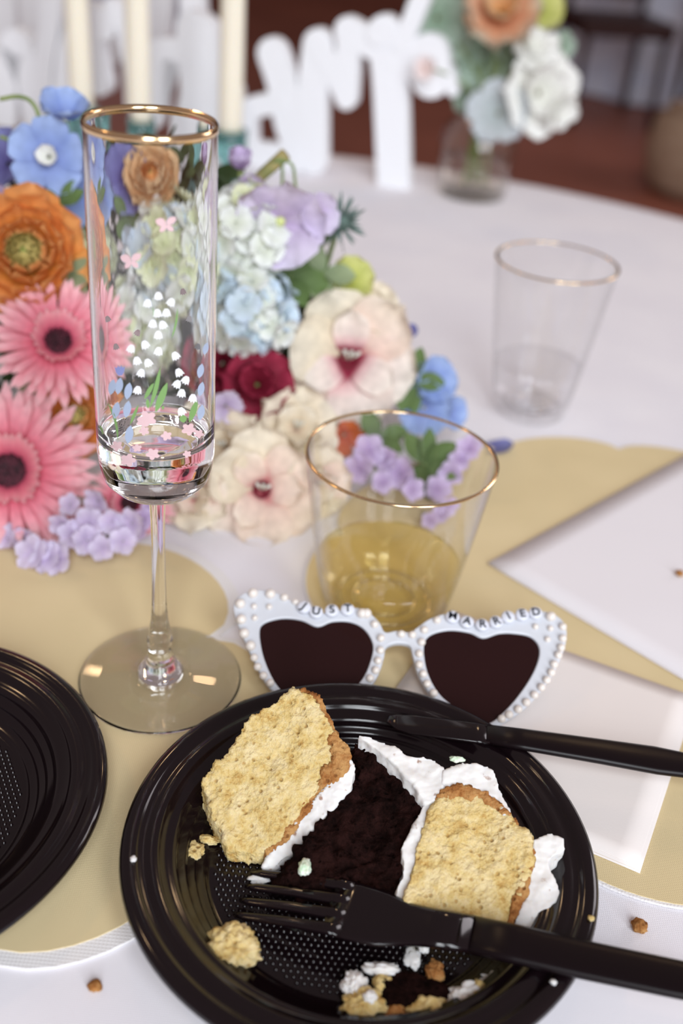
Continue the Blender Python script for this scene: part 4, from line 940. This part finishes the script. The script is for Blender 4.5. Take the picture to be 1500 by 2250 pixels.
# bud vase
VASEG = thin('vase_glass', (.985, .975, .95), .05, .8)
p = onz(1035, 428); vz = thing('bud_vase', p, 'clear rounded glass vase standing near the far table edge', 'vase')
clean(MB().add(*lathe([(0, 0), (.034, 0), (.037, .004), (.040, .030), (.0415, .055), (.036, .074), (.024, .084), (.021, .092), (.0235, .098), (.0220, .098), (.0195, .092), (.0225, .083), (.0340, .072), (.0395, .055), (.038, .030), (.035, .008), (0, .007)], 48)).build('glass_body', VASEG, vz))
clean(MB().add(*lathe([(0, .0072), (.0351, .0082), (.0381, .030), (.0388, .040), (0, .040)], 48)).build('water', WATER, vz))
vg = 'flowers in the small vase'
def vstem(t, top):
    q = t.rotation_quaternion.inverted(); b = p + V((RN.uniform(-.015, .015), RN.uniform(-.01, .01), .012)); nk = p + V((RN.uniform(-.008, .008), RN.uniform(-.008, .008), .092))
    MB().add(*tube(catmull([tuple(q @ (x - top)) for x in (top, (top + nk) / 2 + V((0, 0, .01)), nk, b)], sub=4), .0012, 6)).build('stem', STEM, t)
EUC = petal_mat('eucalyptus_leaf', [(0, (.22, .32, .22)), (1, (.40, .50, .42))], .2)
EUC2 = petal_mat('silver_leaf', [(0, (.40, .46, .46)), (1, (.58, .62, .66))], .2)
def vflower(kind, x, y, Rpx, n, label, m, npet, elev, wf, cat, dy=0, sec=None, ruf=.1):
    t, R = simple(kind, x, y, p.y + dy, Rpx, n, label, m, npet, elev, wf, cat, stem=False, second=sec, ruf=ruf, group=vg); vstem(t, t.location.copy()); return t
vflower('white_lily', 1180, 205, 98, (.3, -.9, .2), 'large white bloom at the right of the small vase', WHT, 7, .15, .36, 'white bloom', -.02, (WHT, 6, .6, .7), .2)
vflower('white_lily', 1168, 112, 64, (.2, -.7, .6), 'upper white bloom of the small vase', WHT, 6, .3, .36, 'white bloom', -.01, (WHT, 5, .7, .7), .2)
vflower('white_lily', 1225, 240, 48, (.5, -.7, -.2), 'lowest white bloom drooping from the small vase', WHT, 6, .4, .36, 'white bloom', -.03, (WHT, 5, .7, .7), .2)
vflower('garden_rose', 1100, 30, 95, (-.1, -.8, .5), 'peach garden rose at the top of the small vase', petal_mat('vase_peach', [(0, (.60, .16, .05)), (.6, (.74, .40, .24)), (1, (.60, .56, .44))]), 8, .4, .5, 'rose', 0, (PEACH, 7, .9, .7), .3)
vflower('lisianthus', 1185, 25, 55, (.3, -.7, .6), 'yellow green bloom beside the peach rose', YG, 6, .4, .5, 'lisianthus', .01)
for i, (x, y, Rp, m, lab) in enumerate([(960, 40, 75, EUC, 'pale sage eucalyptus sprig left of the peach rose'), (1060, 120, 80, EUC, 'green eucalyptus sprig in the middle of the small vase'), (1050, 190, 70, EUC, 'lower eucalyptus sprig above the vase neck'), (1095, 250, 75, EUC2, 'silver blue leaf sprig over the vase neck'), (1120, 90, 60, EUC, 'dark eucalyptus sprig behind the white blooms'), (1230, 100, 36, EUC, 'small green sprig at the far right of the vase')]):
    vflower('eucalyptus_sprig', x, y, Rp, (RN.uniform(-.3, .3), -.9, RN.uniform(0, .4)), lab, m, 5, .2, .44, 'eucalyptus', -.03 if m is EUC2 else .02)
vflower('white_lily', 935, 150, 30, (-.2, -.9, .2), 'small blush bloom against the last letter of the sign', petal_mat('blush_white', [(0, (.8, .6, .55)), (1, (.86, .80, .80))]), 6, .4, .4, 'white bloom', -.02)

# ================================================================== FAR ROOM
BLUEC = mat('blue_grey_cloth', (.62, .68, .84), .9, .1, col2=(.70, .75, .88), scale=8)
DARKW = mat('dark_stained_chair', (.035, .013, .012), .45, .4)
def far_table(x, y, R, label):
    t = thing('far_table', (x, y, FLOOR_Z), label, 'table', 'cloth covered tables across the room')
    vs, fs = [], []; n = 64; rg = [(0, .75), (R, .75), (R + .02, .70), (R + .05, .3), (R + .08, .01)]
    for k, (r, z) in enumerate(rg):
        for i in range(n):
            a = 2 * PI * i / n; rr = r + (.05 * (.75 - z) * math.sin(a * 12) if z < .7 else 0); vs.append((rr * math.cos(a), rr * math.sin(a), z))
    for k in range(len(rg) - 1):
        for i in range(n):
            j = (i + 1) % n; fs.append((k * n + i, (k + 1) * n + i, (k + 1) * n + j, k * n + j))
    MB().add(vs, fs).build('draped_cloth', BLUEC, t)
    MB().add(*lathe([(0, .02), (.25, .02), (.05, .06), (.05, .74), (R - .05, .742), (R - .05, .748), (0, .748)], 32)).build('table_frame', DARKW, t)
def far_chair(x, y, rz, label):
    t = thing('slat_back_chair', (x, y, FLOOR_Z), label, 'chair', 'dark slat back chairs across the room')
    t.rotation_euler = (0, 0, rz)
    MB().add(*box((0, 0, .435), (.22, .21, .035))).build('seat', DARKW, t, smooth=False)
    for sx_ in (-1, 1):
        for sy_ in (-1, 1): MB().add(*tube([(sx_ * .19, sy_ * .18, .44), (sx_ * .2, sy_ * .2, 0)], [.02, .016], 8)).build('leg', DARKW, t)
        MB().add(*tube([(sx_ * .19, .19, .44), (sx_ * .2, .24, .92)], .02, 8)).build('back_post', DARKW, t)
    MB().add(*box((0, .235, .88), (.22, .018, .06))).build('top_rail', DARKW, t, smooth=False)
    MB().add(*box((0, .205, .56), (.2, .015, .03))).build('lower_rail', DARKW, t, smooth=False)
    for k in range(-2, 3): MB().add(*tube([(k * .075, .205, .55), (k * .075, .23, .86)], .012, 6)).build('slat', DARKW, t)
far_table(1.75, 7.0, .95, 'blue grey clothed table across the room at the top right')
far_table(-2.15, 6.9, .9, 'blue grey clothed table across the room at the top left')
far_chair(1.10, 5.62, .15, 'dark slat back chair in front of the far right table')
far_chair(1.66, 5.50, -.1, 'dark slat back chair nearest the right edge of the photo')
t = thing('floor_pouf', (1.29, 4.32, FLOOR_Z), 'tan fabric pouf on the floor at the right edge', 'pouf')
MB().add(*lathe([(0, 0), (.17, 0), (.215, .05), (.235, .16), (.215, .27), (.17, .315), (0, .325)], 32)).build('cushion', mat('tan_pouf_fabric', (.34, .24, .17), .9, .1, col2=(.40, .30, .22), scale=30), t)
MB().add(*lathe([(.17, .312), (.176, .320), (.184, .312), (.176, .304)], 32, True)).build('piping', mat('tan_pouf_piping', (.28, .19, .13), .9), t)
